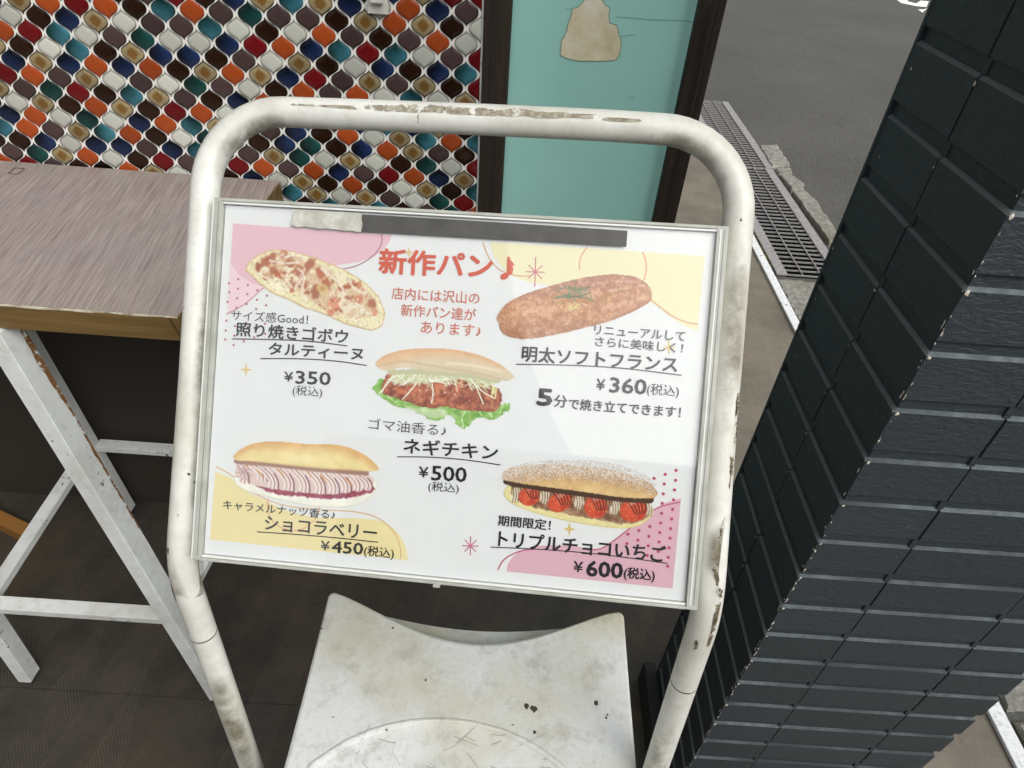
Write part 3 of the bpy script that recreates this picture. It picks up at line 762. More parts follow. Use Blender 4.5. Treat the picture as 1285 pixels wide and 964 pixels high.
# front, back, left and right stretchers
def cross_bar(y, z, xa, xb, h=.017, d=.029):
    bm = bmesh.new(); add_box(bm, tco((xa, y, z - h)), tco((xb, y + d, z)), 0.0018); bm_obj('stretcher', bm, M['leg'], tb)
zf = on(120, 772.5, 'y', .672).z; zb_ = on(170, 564.5, 'y', 1.128).z
cross_bar(.672, zf, lerp_z(A0, A1, zf).x - .004, lerp_z(C0, C1, zf).x - W_ + .002)
cross_bar(1.128, zb_, lerp_z(B0, B1, zb_).x - .003, lerp_z(D0, D1, zb_).x - W_ + .002)
def side_bar(a0, a1, b0, b1, zc):
    pa, pb = lerp_z(a0, a1, zc), lerp_z(b0, b1, zc); h = .0095
    def sec(p, y): return [tco((p.x - .031, y, zc - h)), tco((p.x - .003, y, zc - h)), tco((p.x - .003, y, zc + h)), tco((p.x - .031, y, zc + h))]
    bm = bmesh.new(); prism(bm, [sec(pa, pa.y + D_ - .004), sec(pb, pb.y + .003)])
    bmesh.ops.bevel(bm, geom=bm.edges[:], offset=.0015, segments=2, affect='EDGES'); bm_obj('stretcher', bm, M['leg'], tb)
side_bar(A0, A1, B0, B1, on(88.6, 598.5, 'x', B0.x - .010).z - .0095); side_bar(C0, C1, D0, D1, on(266, 715, 'x', C0.x - .02).z - .004)
for t_, u_ in ((0.0, 0.0),):
    L_ = [tco((XR - .0125, YF - .0009, ZT - .002)), tco((XR - .0105, YF - .0009, ZT - .002)), tco((XR - .0005, YF - .0009, ZT - .0395)), tco((XR - .0025, YF - .0009, ZT - .0395))]
    mesh_obj('mitre_line', L_, [(0, 1, 2, 3)], plain('dark mitre joint', rgb(66, 46, 28), .7), tt)
# orange rust streak on the inner side of the near leg
vs, fs = [], []
for k in range(41):
    t = k / 40; p = C1 + (C0 - C1) * (0.02 + t * .46); w = 0.002 + 0.010 * (1 - t) ** 2 * abs(math.sin(t * 7.0 + .6)) + .003 * rt.random()
    vs += [tco((p.x + .0004, p.y + .042 - w, p.z)), tco((p.x + .0004, p.y + .042, p.z))]
    if k: a = 2 * k; fs.append((a - 2, a - 1, a + 1, a))
mesh_obj('rust_streak', vs, fs, M['rust_wear'], tb)

# orange wooden bar lying behind the table
wb = thing('wooden_bar', 'orange-brown wooden bar in the dark under the table, at the left edge', 'wooden bar', (-1.3, 1.05, 0.0))
p0, p1 = on(-60, 616, 'z', 0.06), on(34, 661, 'z', 0.06)
bm = bmesh.new(); quad_bar(bm, Vector((p0.x + 1.3, p0.y - 1.05, .02)), Vector((p1.x + 1.3, p1.y - 1.05, .02)), 0.04, 0.034, (0, 0, 1)); bm_obj('bar', bm, plain('orange pine', rgb(148, 104, 52), .5), wb)

rs = random.Random(6)
for k, (px, py, lab) in enumerate(((189, 598, 'largest torn grey scrap lying on the dark floor behind the near table leg'), (212, 600, 'small grey scrap on the floor between the largest scrap and the sign tube'), (200, 588, 'tiny grey flake on the dark floor, above the two bigger scraps'))):
    c = on(px, py, 'z', 0.003); r = (.016, .011, .006)[k]; bm = bmesh.new(); L = []
    for q in range(9): a = q * 2 * math.pi / 9; L.append(Vector((r * rs.uniform(.5, 1.2) * math.cos(a), r * rs.uniform(.4, .9) * math.sin(a), 0)))
    prism(bm, [L, [p * .9 + Vector((0, 0, .003 + .002 * rs.random())) for p in L]])
    o = bm_obj('paper_scrap', bm, plain('grubby paper', rgb(98, 96, 88), .9)); o.location = (c.x, c.y, .0018); tag(o, lab, 'litter', 'torn scraps on the dark floor')

# ------------------------------------------------------------------ stool
SZ = 0.70
sl = thing('resin_stool', 'scuffed white resin stool with concave back edge and round dished seat, under the sign', 'stool', (-0.018, 0.24, 0))
sx, sy = -0.018, 0.24
def sco(x, y, z): return Vector((x - sx, y - sy, z))
def seat_outline(grow=0.0, flat=0.0, n=28):
    """concave front and back, nearly straight sides; flat reduces the concavity"""
    xl, xr, yb_, yf_ = -0.216 - grow, 0.183 + grow, 0.500 + grow, -0.02 - grow
    P = []; r = 0.007
    def corner(cx, cy, a0):
        return [(cx + r * math.cos(a0 + k * math.pi / 8), cy + r * math.sin(a0 + k * math.pi / 8)) for k in range(5)]
    P += corner(xr - r, yb_ - r - .001, 0.0)
    for k in range(1, n):
        t = k / n; x = xr - r + (xl - xr + 2 * r) * t; s = math.sin(math.pi * t); P.append((x, yb_ - (0.060 - flat) * s ** 1.25))
    P += corner(xl + r, yb_ - r, math.pi / 2)
    for k in range(1, 8):
        t = k / 8; P.append((xl + .004 * math.sin(math.pi * t), yb_ - r + (yf_ - yb_ + 2 * r) * t))
    P += corner(xl + r, yf_ + r, math.pi)
    for k in range(1, n):
        t = k / n; s = math.sin(math.pi * t); P.append((xl + r + (xr - xl - 2 * r) * t, yf_ + 0.060 * s ** 1.25))
    P += corner(xr - r, yf_ + r, 1.5 * math.pi)
    for k in range(1, 8):
        t = k / 8; P.append((xr - .004 * math.sin(math.pi * t), yf_ + r + (yb_ - yf_ - 2 * r) * t))
    return P
ECX, ECY, EA, EB = -0.036, 0.213, 0.175, 0.128
def shrink(P, k): 
    cx, cy = -0.018, 0.24
    return [(x + (cx - x) / math.hypot(cx - x, cy - y) * k, y + (cy - y) / math.hypot(cx - x, cy - y) * k) for x, y in P]
O = seat_outline(); no = len(O)
# ellipse sampled in the same angular order as the outline
def ell(s, z):
    out = []
    for x, y in O:
        a = math.atan2((y - ECY) / EB, (x - ECX) / EA); out.append((ECX + EA * s * math.cos(a), ECY + EB * s * math.sin(a), z))
    return out
loops = [[(x, y, SZ - 0.030) for x, y in O], [(x, y, SZ - 0.005) for x, y in O], [(x, y, SZ - 0.0015) for x, y in shrink(O, .0015)], [(x, y, SZ) for x, y in shrink(O, .005)]]
loops += [ell(1.03, SZ), ell(1.02, SZ + .0010), ell(1.005, SZ + .0014), ell(0.99, SZ + .0006), ell(0.975, SZ - .0022), ell(0.93, SZ - .0038), ell(0.6, SZ - .006), ell(0.25, SZ - .007)]
bm = bmesh.new(); prism(bm, [[sco(*p) for p in L] for L in loops])
seat = bm_obj('seat', bm, M['resin'], sl, smooth=True); seat.data.set_sharp_from_angle(angle=math.radians(14))
# skirt: flares out below the seat, with a flatter arch
S1 = shrink(O, .004); S2 = seat_outline(0.0035, 0.036); S3 = shrink(seat_outline(0.0035, 0.036), .004)
bm = bmesh.new(); prism(bm, [[sco(x, y, SZ - .0302) for x, y in shrink(O, .012)], [sco(x, y, SZ - .0302) for x, y in S1], [sco(x, y, SZ - .041) for x, y in S2], [sco(x, y, SZ - .085) for x, y in S2], [sco(x, y, SZ - .085) for x, y in S3]])
bm_obj('skirt', bm, M['resin'], sl, smooth=False)
for ix, iy in ((-1, 1), (1, 1), (1, -1), (-1, -1)):
    cx = 0.155 * ix - .018; cy = 0.205 * iy + .24
    bm = bmesh.new()
    def sq(cx, cy, r, z): return [sco(cx - r, cy - r, z), sco(cx + r, cy - r, z), sco(cx + r, cy + r, z), sco(cx - r, cy + r, z)]
    prism(bm, [sq(cx + .02 * ix, cy + .02 * iy, .017, 0.0), sq(cx, cy, .028, SZ - .088)])
    bmesh.ops.bevel(bm, geom=bm.edges[:], offset=.003, segments=2, affect='EDGES'); bm_obj('leg', bm, M['resin'], sl)
# stuck dark specks on the seat
vs, fs = [], []
for (px, py, r) in ((661, 886, .0035), (670, 890, .0040), (671, 919, .0022), (748, 882, .003), (761, 901, .0014), (404, 789, .0012), (493, 788, .0016), (534, 854, .0014), (418, 900, .0011), (762, 897, .0012)):
    c = on(px, py, 'z', SZ); k0 = len(vs); m_ = 8
    for k in range(m_):
        a = 2 * math.pi * k / m_; q = r * rc.uniform(.6, 1.2); vs.append(sco(c.x + q * math.cos(a), c.y + q * math.sin(a) * 1.2, SZ + .0003))
    vs.append(sco(c.x, c.y, SZ + .001))
    for k in range(m_): fs.append((k0 + k, k0 + (k + 1) % m_, k0 + m_))
sc_v, sc_f = [], []
rq = random.Random(9)
for k in range(34):
    u0 = rq.uniform(440, 690); v0 = rq.uniform(922, 975); a = rq.choice([-.5, -.35, .9, .2, -1.2]) + rq.uniform(-.2, .2); L = rq.uniform(6, 40); w = rq.uniform(.00015, .0007)
    prev = None
    for t in range(7):
        p = on(u0 + math.cos(a) * L * t / 6, v0 + math.sin(a) * L * t / 6 + 1.2 * math.sin(t * .5 + k), 'z', SZ - .003)
        n0 = len(sc_v); sc_v += [sco(p.x, p.y - w, SZ), sco(p.x, p.y + w, SZ)]
        if t: sc_f.append((n0 - 2, n0, n0 + 1, n0 - 1))
# scratches lie on the dished seat: drop them onto its surface
def dish_z(x, y):
    s_ = math.hypot((x - ECX) / EA, (y - ECY) / EB)
    ks = [(0, -.007), (.25, -.007), (.6, -.006), (.93, -.0038), (.975, -.0022), (.99, .0006), (1.005, .0014), (1.02, .0010), (1.03, 0), (9, 0)]
    for (a, za), (b, zb) in zip(ks, ks[1:]):
        if s_ <= b: return za + (zb - za) * (s_ - a) / (b - a)
    return 0
sc_v = [Vector((v.x, v.y, SZ + .0005 + dish_z(v.x + sx, v.y + sy))) for v in sc_v]
mesh_obj('scratches', sc_v, sc_f, plain('scratch grey', rgb(158, 158, 150), .8), seat, kind='stuff')
mesh_obj('stuck_dirt', vs, fs, plain('stuck dirt', rgb(58, 56, 50), .8), seat, kind='stuff')

# ------------------------------------------------------------------ menu sign stand
HX = Vector((0.9959883, -0.07264874, 0.05224427)); VD = Vector((-0.00384189, -0.61802081, -0.78615235))
VD = (VD - HX * HX.dot(VD)).normalized(); NB = HX.cross(VD)          # NB points away from the viewer
P0 = Vector((-0.2538251, 0.53630514, 1.5 - 0.26570321))
SW, SHT = 0.42, 0.3072
def B(u, v, d=0.0):
    """point on the sign: u right, v down, d towards the viewer"""
    return P0 + HX * u + VD * v - NB * d
def uv(px, py, d=0.0):
    r = Vector(ray(px, py)); Q = P0 - NB * d; e = Vector(EYE); t = (Q - e).dot(NB) / r.dot(NB); w = e + r * t - Q
    return w.dot(HX), w.dot(VD)
stand = thing('sign_stand', 'cream painted bent-tube sign stand with clear acrylic case and worn tape', 'sign stand', (-0.05, 0.28, 0))
SO = Vector((-0.05, 0.28, 0))
TR = 0.0129
def arc(cu, cv, r, a0, a1, n=12):
    return [(cu + r * math.cos(a0 + (a1 - a0) * k / n), cv + r * math.sin(a0 + (a1 - a0) * k / n)) for k in range(n + 1)]
UL, URr, VT, RC = -0.0272, 0.4410, -0.0878, 0.069
dT = -0.014
top = [(UL - .0015, 0.293), (UL, 0.15), (UL, 0.05)] + arc(UL + RC, VT + RC, RC, math.pi, 1.5 * math.pi) + [(0.12, VT - .0008), (0.222, VT - .0012), (0.32, VT - .001)] + arc(URr - RC, VT + RC, RC, 1.5 * math.pi, 2 * math.pi) + [(URr, 0.05), (URr, 0.15), (URr + .0015, 0.281)]
path = [B(u, v, dT) for u, v in top]
kL, kR = B(UL - .002, 0.3275, dT), B(URr + .002, 0.3165, dT)
dL = Vector((.014, -.085, -1)); dR = Vector((.026, -.085, -1))
def bend(p_in, k, dr, n=7):
    q = k + dr.normalized() * (p_in - k).length; out = []
    for i in range(1, n + 1):
        t = i / n; out.append(p_in * (1 - t) ** 2 + k * 2 * t * (1 - t) + q * t * t)
    return out
bl = bend(path[0], kL, dL); brr = bend(path[-1], kR, dR)
jL = kL + dL * 0.095; jR = kR + dR * 0.108
path = [jL] + bl[::-1] + path + brr + [jR]
vs, fs = sweep([p - SO for p in path], TR, 28, False)
frame = mesh_obj('frame_tube', vs, fs, M['tube'], stand, smooth=True)
for k, d in ((jL, dL), (jR, dR)):
    e = k + d * (k.z / 1.0); e.z = 0.02
    e = k + d * (k.z - 0.012)
    s = d.normalized()
    vs, fs = sweep([k - SO + s * .0002, k - SO + s * 0.0015], TR - .0012, 26); mesh_obj('joint_gap', vs, fs, M['gap'], stand)
    vs, fs = sweep([k - SO + s * .0016, k - SO + s * .004, e - SO], [TR, TR, TR], 28, False)
    lg = mesh_obj('leg_tube', vs, fs, M['tube'], stand, smooth=True)
    vs, fs = sweep([e - SO, e - SO + s * .012], TR + .002, 20); mesh_obj('rubber_foot', vs, fs, M['black'], lg)
# patches that follow the tube: (centre path, around angle range)
def tube_patch(name, cpath, toward, a0, a1, mat, ragged=.25, seed=1, r=TR + .0004, parent=None, n_ang=5):
    rd = random.Random(seed); vs, fs = [], []; w0_ = w1_ = .5
    for i, p in enumerate(cpath):
        t = (cpath[min(i + 1, len(cpath) - 1)] - cpath[max(i - 1, 0)]).normalized()
        tw = Vector(EYE) - p
        f = (tw - t * t.dot(tw)).normalized(); s = t.cross(f)
        end = min(1.0, 3.0 * min(i, len(cpath) - 1 - i) / len(cpath) + .25)
        w0_ = min(1, max(0, w0_ + rd.uniform(-.3, .3))); w1_ = min(1, max(0, w1_ + rd.uniform(-.3, .3)))
        m0 = a0 + (a1 - a0) * ragged * .5 * w0_; m1 = a1 - (a1 - a0) * ragged * .5 * w1_
        mid = (a0 + a1) / 2; m0 = mid + (m0 - mid) * end; m1 = mid + (m1 - mid) * end
        for q in range(n_ang + 1):
            a = m0 + (m1 - m0) * q / n_ang; vs.append(p + (f * math.cos(a) + s * math.sin(a)) * r - SO)
        if i:
            for q in range(n_ang): b0_ = (i - 1) * (n_ang + 1) + q; fs.append((b0_, b0_ + 1, b0_ + n_ang + 2, b0_ + n_ang + 1))
    return mesh_obj(name, vs, fs, mat, parent or frame, smooth=True)
def toppath(u0, u1, n):
    return [B(u0 + (u1 - u0) * k / n, VT - .0010, dT) for k in range(n + 1)]
# scraped tape glue along the upper side of the top bar; angles from the direction facing the viewer
up = -NB
D = math.radians
tube_patch('tape_residue', toppath(0.052, 0.352, 190), up, D(-36), D(-15), M['residue'], .5, 4)
tube_patch('tape_residue', toppath(0.120, 0.322, 170), up, D(-50), D(-22), M['residue'], .8, 5)
tube_patch('tape_residue', toppath(0.318, 0.353, 30), up, D(-30), D(-13), M['residue'], .25, 6)
# rust along the outer right side near the bend
rp = [B(URr, 0.235 + .058 * k / 60, dT) for k in range(55)] + brr[1:]
tube_patch('rust_patch', rp, -NB, D(-84), D(-8), M['rust'], .5, 8)
tube_patch('rust_patch', [B(URr, 0.12 + .13 * k / 60, dT) for k in range(60)], -NB, D(-85), D(-44), M['rust'], .7, 9)
tube_patch('rust_patch', [B(UL, 0.24 + .05 * k / 40, dT) for k in range(40)] + bl[1:], -NB, D(50), D(85), M['rust'], .6, 10)
tube_patch('rust_patch', [kR + dR * (.028 + .014 * k / 12) for k in range(13)], -NB, D(-8), D(14), M['rust'], 1.0, 12)

m = NM('brown grime film'); v = m.co()
m.set(Base_Color=m.ramp(m.noise(v, 90, 5), [(0.3, rgb(96, 88, 68)), (0.7, rgb(140, 132, 110))]), Roughness=0.8)
tr = m.n('ShaderNodeBsdfTransparent'); mx = m.n('ShaderNodeMixShader')
at_ = m.n('ShaderNodeVertexColor'); at_.layer_name = 'fade'
m.l(m.math('MULTIPLY', m.math('MULTIPLY', m.ramp(m.noise(v, 26, 6, 0.7), [(0.36, 0.0), (0.70, 0.95)]), at_.outputs[0]), 1.0), mx.inputs[0])
m.l(tr.outputs[0], mx.inputs[1]); m.l(m.b.outputs[0], mx.inputs[2]); m.l(mx.outputs[0], m.out.inputs[0]); M['grime'] = m.m
def grime(cpath, a0, a1):
    o = tube_patch('grime', cpath, -NB, a0, a1, M['grime'], 0.0, 3, TR + .0005, n_ang=9)
    n = len(cpath); at = o.data.color_attributes.new('fade', 'FLOAT_COLOR', 'POINT'); c = []
    for i in range(n):
        for q in range(10): f = math.sin(math.pi * q / 9) * math.sin(math.pi * i / (n - 1)); c += [f, f, f, 1]
    at.data.foreach_set('color', c)
grime([B(u, v, dT) for u, v in arc(UL + RC, VT + RC, RC, math.pi * 1.02, 1.5 * math.pi, 26)] + [B(0.05 + .012 * k, VT, dT) for k in range(5)], D(-6), D(88))
grime([B(0.30 + .012 * k, VT, dT) for k in range(6)] + [B(u, v, dT) for u, v in arc(URr - RC, VT + RC, RC, 1.5 * math.pi, 1.95 * math.pi, 22)], D(-2), D(88))
grime(rp, D(-89), D(20)); grime(bl + [B(UL, 0.26 - .01 * k, dT) for k in range(9)], D(5), D(88))
grime([jR + dR * (.02 + .02 * k) for k in range(14)], D(-60), D(50)); grime([jL + dL * (.03 + .02 * k) for k in range(14)], D(-40), D(70))
grime([B(UL, 0.02 + .012 * k, dT) for k in range(18)], D(-80), D(10)); grime([B(URr, 0.0 + .012 * k, dT) for k in range(15)], D(-70), D(30))
# acrylic case
case = bpy.data.objects.new('display_case', None); COL.objects.link(case); case.parent = stand; case.empty_display_size = .05
def slabB(name, u0, u1, v0, v1, d0, d1, mat, parent, bev=0.0):
    bm = bmesh.new(); add_box(bm, (u0, v0, d0), (u1, v1, d1), bev, (HX, VD, -NB), P0 - SO); return bm_obj(name, bm, mat, parent)
CU0, CU1, CV0, CV1 = -0.0095, 0.4300, -0.0052, 0.3125
slabB('back_plate', CU0 + .001, CU1 - .001, CV0 + .001, CV1 - .001, -0.005, -0.0012, M['rim'], case)
slabB('side_rim', CU0, -0.0006, CV0, CV1, -0.006, 0.0044, M['rim'], case, .0006)
slabB('rim_line', CU0 + .0003, CU0 + .0013, CV0 + .001, CV1 - .001, 0.0044, 0.0048, M['rimlight'], case)
slabB('rim_line', -0.0042, -0.0036, CV0 + .003, CV1 - .004, 0.0044, 0.0046, M['rimdark'], case)
slabB('side_rim', 0.4206, CU1, CV0, CV1, -0.006, 0.0044, M['rim'], case, .0006)
slabB('rim_line', 0.4232, 0.4244, CV0 + .003, CV1 - .004, 0.0044, 0.0047, M['rimlight'], case)
slabB('rim_line', 0.4262, 0.4269, CV0 + .003, CV1 - .004, 0.0044, 0.0046, M['rimdark'], case)
slabB('top_rim', -0.0004, 0.4204, CV0, -0.0024, -0.006, 0.0050, M['rim'], case, .0006)
slabB('top_rim', -0.0004, 0.4204, -0.0022, -0.0004, -0.001, 0.0040, M['rimlight'], case, .0003)
slabB('bottom_rim', -0.0004, 0.4204, 0.3100, CV1, -0.006, 0.0050, M['rim'], case, .0006)
slabB('bottom_rim', -0.0004, 0.4204, 0.3078, 0.3098, -0.001, 0.0030, M['rimlight'], case, .0003)
slabB('cover_sheet', -0.0003, 0.4203, -0.0003, 0.3077, 0.0020, 0.0030, M['acrylic'], case)
tab_u, tab_v = uv(549, 731)
slabB('clip_tab', tab_u - .003, tab_u + .003, CV1 - .001, CV1 + .0028, 0.0, 0.0055, M['rim'], case, .0008)

def poly_on_sign(name, pts, d, mat, parent, jit=0.0, sub=1, seed=0):
    rd = random.Random(seed); Q = []
    n = len(pts)
    for k in range(n):
        a, b = Vector(pts[k]), Vector(pts[(k + 1) % n])
        for s in range(sub):
            p = a.lerp(b, s / sub) + Vector((rd.uniform(-jit, jit), rd.uniform(-jit, jit))); u, v = uv(p.x, p.y); Q.append(B(u, v, d) - SO)
    return mesh_obj(name, Q, [tuple(range(len(Q)))], mat, parent)
poly_on_sign('black_tape', [(456, 270.2), (560, 276), (680, 283.6), (787, 290.8), (785.5, 310.8), (680, 304.5), (560, 297.5), (454.5, 291.5), (457, 283), (455, 276)], 0.0034, M['tape'], case)
poly_on_sign('worn_tape', [(373, 264.2), (400, 265.5), (430, 267.5), (456, 269.5), (457.5, 277), (454.5, 291.8), (420, 289), (395, 287), (375, 285.5), (366, 284.5), (368, 278), (370, 270)], 0.0033, M['oldtape'], case, .8, 5, 3)

# ------------------------------------------------------------------ poster
poster = thing('menu_poster', 'white Japanese bakery menu poster with five breads and prices, held in the acrylic case', 'poster', tuple(P0))
PO = P0
slabm = bmesh.new(); add_box(slabm, (0, 0, -0.0006), (SW, SHT, 0.0), 0, (HX, VD, -NB), Vector((0, 0, 0)))
bm_obj('sheet', slabm, M['paper'], poster)
LAY = [0.00010]
def put(name, pts_uv, faces, mat, kind=None, d=None):
    if d is None: d = LAY[0]; LAY[0] += 0.000012
    return mesh_obj(name, [B(u, v, d) - PO for u, v in pts_uv], faces, mat, poster, kind=kind)
def smoothpoly(pts, it=2, closed=True):
    P = [Vector(p) for p in pts]
    for _ in range(it):
        Q = []; n = len(P)
        for k in range(n if closed else n - 1):
            a, b = P[k], P[(k + 1) % n]; Q += [a.lerp(b, .25), a.lerp(b, .75)]
        if not closed: Q = [P[0]] + Q + [P[-1]]
        P = Q
    return P
def print_area(name, pts, col):
    put(name, [uv(*p) for p in pts], [tuple(range(len(pts)))], ink(*col))
def print_line(name, pts, w, col, smooth=True):
    P = smoothpoly(pts, 2, False) if smooth else [Vector(p) for p in pts]
    Q = [Vector(uv(p[0], p[1])) for p in P]; vs, fs = [], []; w = w * 0.00069
    for k, p in enumerate(Q):
        t = (Q[min(k + 1, len(Q) - 1)] - Q[max(k - 1, 0)]).normalized(); nn = Vector((-t.y, t.x)) * w / 2
        vs += [p - nn, p + nn]
        if k: a = 2 * k; fs.append((a - 2, a - 1, a + 1, a))
    put(name, vs, fs, ink(*col))
def print_dots(pts, r, col):
    vs, fs = [], []
    for px, py in pts:
        u, v = uv(px, py); k0 = len(vs)
        for k in range(10): a = k * math.pi / 5; vs.append((u + r * math.cos(a) * .00069, v + r * math.sin(a) * .00069))
        fs.append(tuple(range(k0, k0 + 10)))
    put('printed_dots', vs, fs, ink(*col), kind='stuff')
def print_star(px, py, r, col):
    pts = []
    for k in range(16):
        a = k * math.pi / 8; c_, s_ = math.cos(a), math.sin(a); q = r * (1.0 if k % 4 == 0 else (.52 if k % 2 else .36))
        q = r if k % 4 == 0 else (r * .30 if k % 4 == 2 else r * .42)
        pts.append((px + c_ * q * .9, py + s_ * q))
    print_area('printed_sparkle', pts, col)
def print_aster(px, py, r, col, tall=1.0):
    for k in range(4):
        a = k * math.pi / 4 + .03; L = r * (tall if k == 2 else 1.0)
        print_line('printed_star_ray', [(px - math.cos(a) * L, py - math.sin(a) * L), (px + math.cos(a) * L, py + math.sin(a) * L)], 1.3, col, False)
PINK, PINKL = (232, 192, 203), (240, 212, 221)
print_area('printed_pink_area', [(292.5, 280.5), (491.7, 295), (489, 303), (482, 312), (470, 322), (450, 329), (420, 333.5), (385, 336), (362, 340), (345, 349), (330, 362), (306, 383), (285.5, 393)], PINK)
print_area('printed_pink_area', [(288.8, 330), (300, 345), (318, 357), (336, 360), (330, 363), (306, 383), (285.5, 393)], PINKL)
print_line('printed_curve', [(479, 293.5), (480, 305), (470, 321), (449, 334), (430, 338)], 1.6, (178, 128, 146))
print_line('printed_curve', [(331, 361), (306, 383.5), (284, 394.6)], 1.6, (206, 152, 168))
YEL = (236, 230, 190)
print_area('printed_yellow_area', [(615.7, 304), (615.9, 308), (619, 319), (625.6, 330), (634, 340), (643.7, 347), (667, 355.5), (700, 359), (780, 360), (800, 368), (817, 379), (843, 399), (859, 409), (875, 415.8), (884.5, 321.6), (790, 315)], YEL)
print_line('printed_curve', [(606, 304), (612, 322), (626, 340), (650, 347), (668, 346)], 1.4, (216, 170, 120))
print_line('printed_curve', [(727, 339), (727, 328), (731, 318), (737, 310)], 1.6, (226, 160, 130))
print_line('printed_curve', [(806, 316), (811, 328), (811, 342), (808, 352)], 1.6, (226, 160, 130))
print_line('printed_curve', [(812, 372), (830, 387), (848, 400), (866, 406), (876, 407)], 1.4, (216, 160, 120))
YB_ = (238, 224, 170)
print_area('printed_yellow_area', [(270.5, 592), (290, 600), (312, 618), (333.7, 628), (352, 638), (370.7, 644.5), (401, 650), (447, 650.5), (470, 652), (486, 657), (498, 667), (505.8, 678), (510, 690), (512.4, 703.3), (263.5, 677)], YB_)
OR = (222, 186, 140)
print_line('printed_curve', [(271, 585.5), (290, 595.4), (305, 609), (322.8, 621.5), (353, 634.6), (401, 640), (453.5, 642), (482, 653), (499, 673), (503, 690), (502.6, 702)], 1.5, OR)
print_line('printed_curve', [(336, 626), (336, 640), (341, 654), (356, 664.5), (375, 667), (392.5, 656), (400, 645), (401.5, 633)], 1.5, (228, 178, 150))
PB = (222, 178, 193)
print_area('printed_pink_area', [(854.6, 625), (844, 738.5), (636, 717), (637, 709), (641, 702), (648, 695), (658, 689), (679.6, 684.5), (717, 684.5), (735, 688), (749, 689.5), (760, 686), (769, 679.5), (781, 669), (791.7, 662), (804, 653), (816.6, 642), (832, 632)], PB)
print_line('printed_curve', [(624.8, 715.6), (630, 704), (641, 696), (656, 690.5), (672, 689)], 1.7, (190, 96, 130))
print_line('printed_curve', [(742, 690), (755, 689), (770, 679), (791, 662.5), (812, 645), (829, 635), (854, 630)], 1.6, (190, 96, 130))
def z4(l): return [(260 + x * .1712, 370 + y * .1712) for x, y in l]
def z1b(l): return [(250 + x * .2075, 240 + y * .2075) for x, y in l]
def z7(l): return [(580 + x * .249, 560 + y * .249) for x, y in l]
print_dots(z4([(205, 230), (347, 243), (425, 213), (425, 285), (345, 312), (200, 300), (270, 341), (195, 369), (142, 190), (137, 262), (133, 328), (285, 205), (285, 275)]) + z1b([(237, 533), (295, 567), (235, 590), (352, 600), (292, 623), (230, 648), (350, 657), (410, 632), (405, 690), (287, 683), (345, 713), (180, 558), (183, 612), (172, 670), (225, 705)]), 1.5, (188, 110, 126))
print_dots(z7([(1078, 122), (1023, 142), (967, 162), (1075, 172), (1018, 190), (1070, 220), (1013, 240), (960, 260), (1065, 270), (1008, 288), (1060, 318), (1005, 338), (1055, 367), (1000, 387), (945, 405), (890, 425), (835, 443), (1050, 415), (995, 435), (940, 454), (885, 473), (830, 490), (1047, 463), (992, 482), (937, 502), (1042, 512), (988, 530), (932, 550), (1038, 560), (983, 580), (1035, 605)]), 2.0, (186, 70, 104))
SP = (226, 204, 150)
print_star(309, 464, 9, SP); print_star(513.5, 317, 8, SP); print_star(839.5, 436, 10, SP); print_star(714.5, 664, 9, (222, 190, 120))
print_aster(671.7, 341.5, 12, (206, 110, 132), 1.55); print_aster(590.5, 685, 10.5, (200, 110, 134), 1.15)

# --- lettering
def lettering(s, l, r, h, col, weight=0.012, wscale=None):
    cu = bpy.data.curves.new('lettering', 'FONT'); cu.body = s; cu.resolution_u = 2
    to = bpy.data.objects.new('lettering', cu); COL.objects.link(to)
    bpy.context.view_layer.update()
    me0 = to.evaluated_get(bpy.context.evaluated_depsgraph_get()).to_mesh()
    n = len(me0.vertices); co = np.empty(n * 3, 'f'); me0.vertices.foreach_get('co', co); co = co.reshape(-1, 3)[:, :2].astype(float)
    faces = [tuple(p.vertices) for p in me0.polygons]
    to.evaluated_get(bpy.context.evaluated_depsgraph_get()).to_mesh_clear()
    bpy.data.objects.remove(to); bpy.data.curves.remove(cu)
    mn, mxx = co.min(0), co.max(0)
    a = Vector(uv(*l)); b = Vector(uv(*r)); L = (b - a).length; t = (b - a) / L; nn = Vector((-t.y, t.x))
    hh = h * 0.00069
    X = (co[:, 0] - mn[0]) / (mxx[0] - mn[0]) * L; Y = (0.5 - (co[:, 1] - mn[1]) / (mxx[1] - mn[1])) * hh
    pts = [(a.x + t.x * x + nn.x * y, a.y + t.y * x + nn.y * y) for x, y in zip(X, Y)]
    n0 = len(pts); w = weight * hh * 1.15; P2, F2 = [], []
    sh = [(0, 0)] if w < 1e-6 else [(w * math.cos(k * math.pi / 3), w * math.sin(k * math.pi / 3)) for k in range(6)]
    for k, (dx, dy) in enumerate(sh):
        P2 += [B(x + dx, y + dy, 0.00062 + k * 0.00002) - PO for x, y in pts]; F2 += [tuple(q + k * n0 for q in f) for f in faces]
    mesh_obj('lettering', P2, F2, ink(*col), poster)
DK, BK = (62, 62, 66), (26, 26, 30)  # DK puts the cover's reflected haze into black ink; BK stays dark
OG, OG2 = (212, 92, 66), (208, 118, 96)
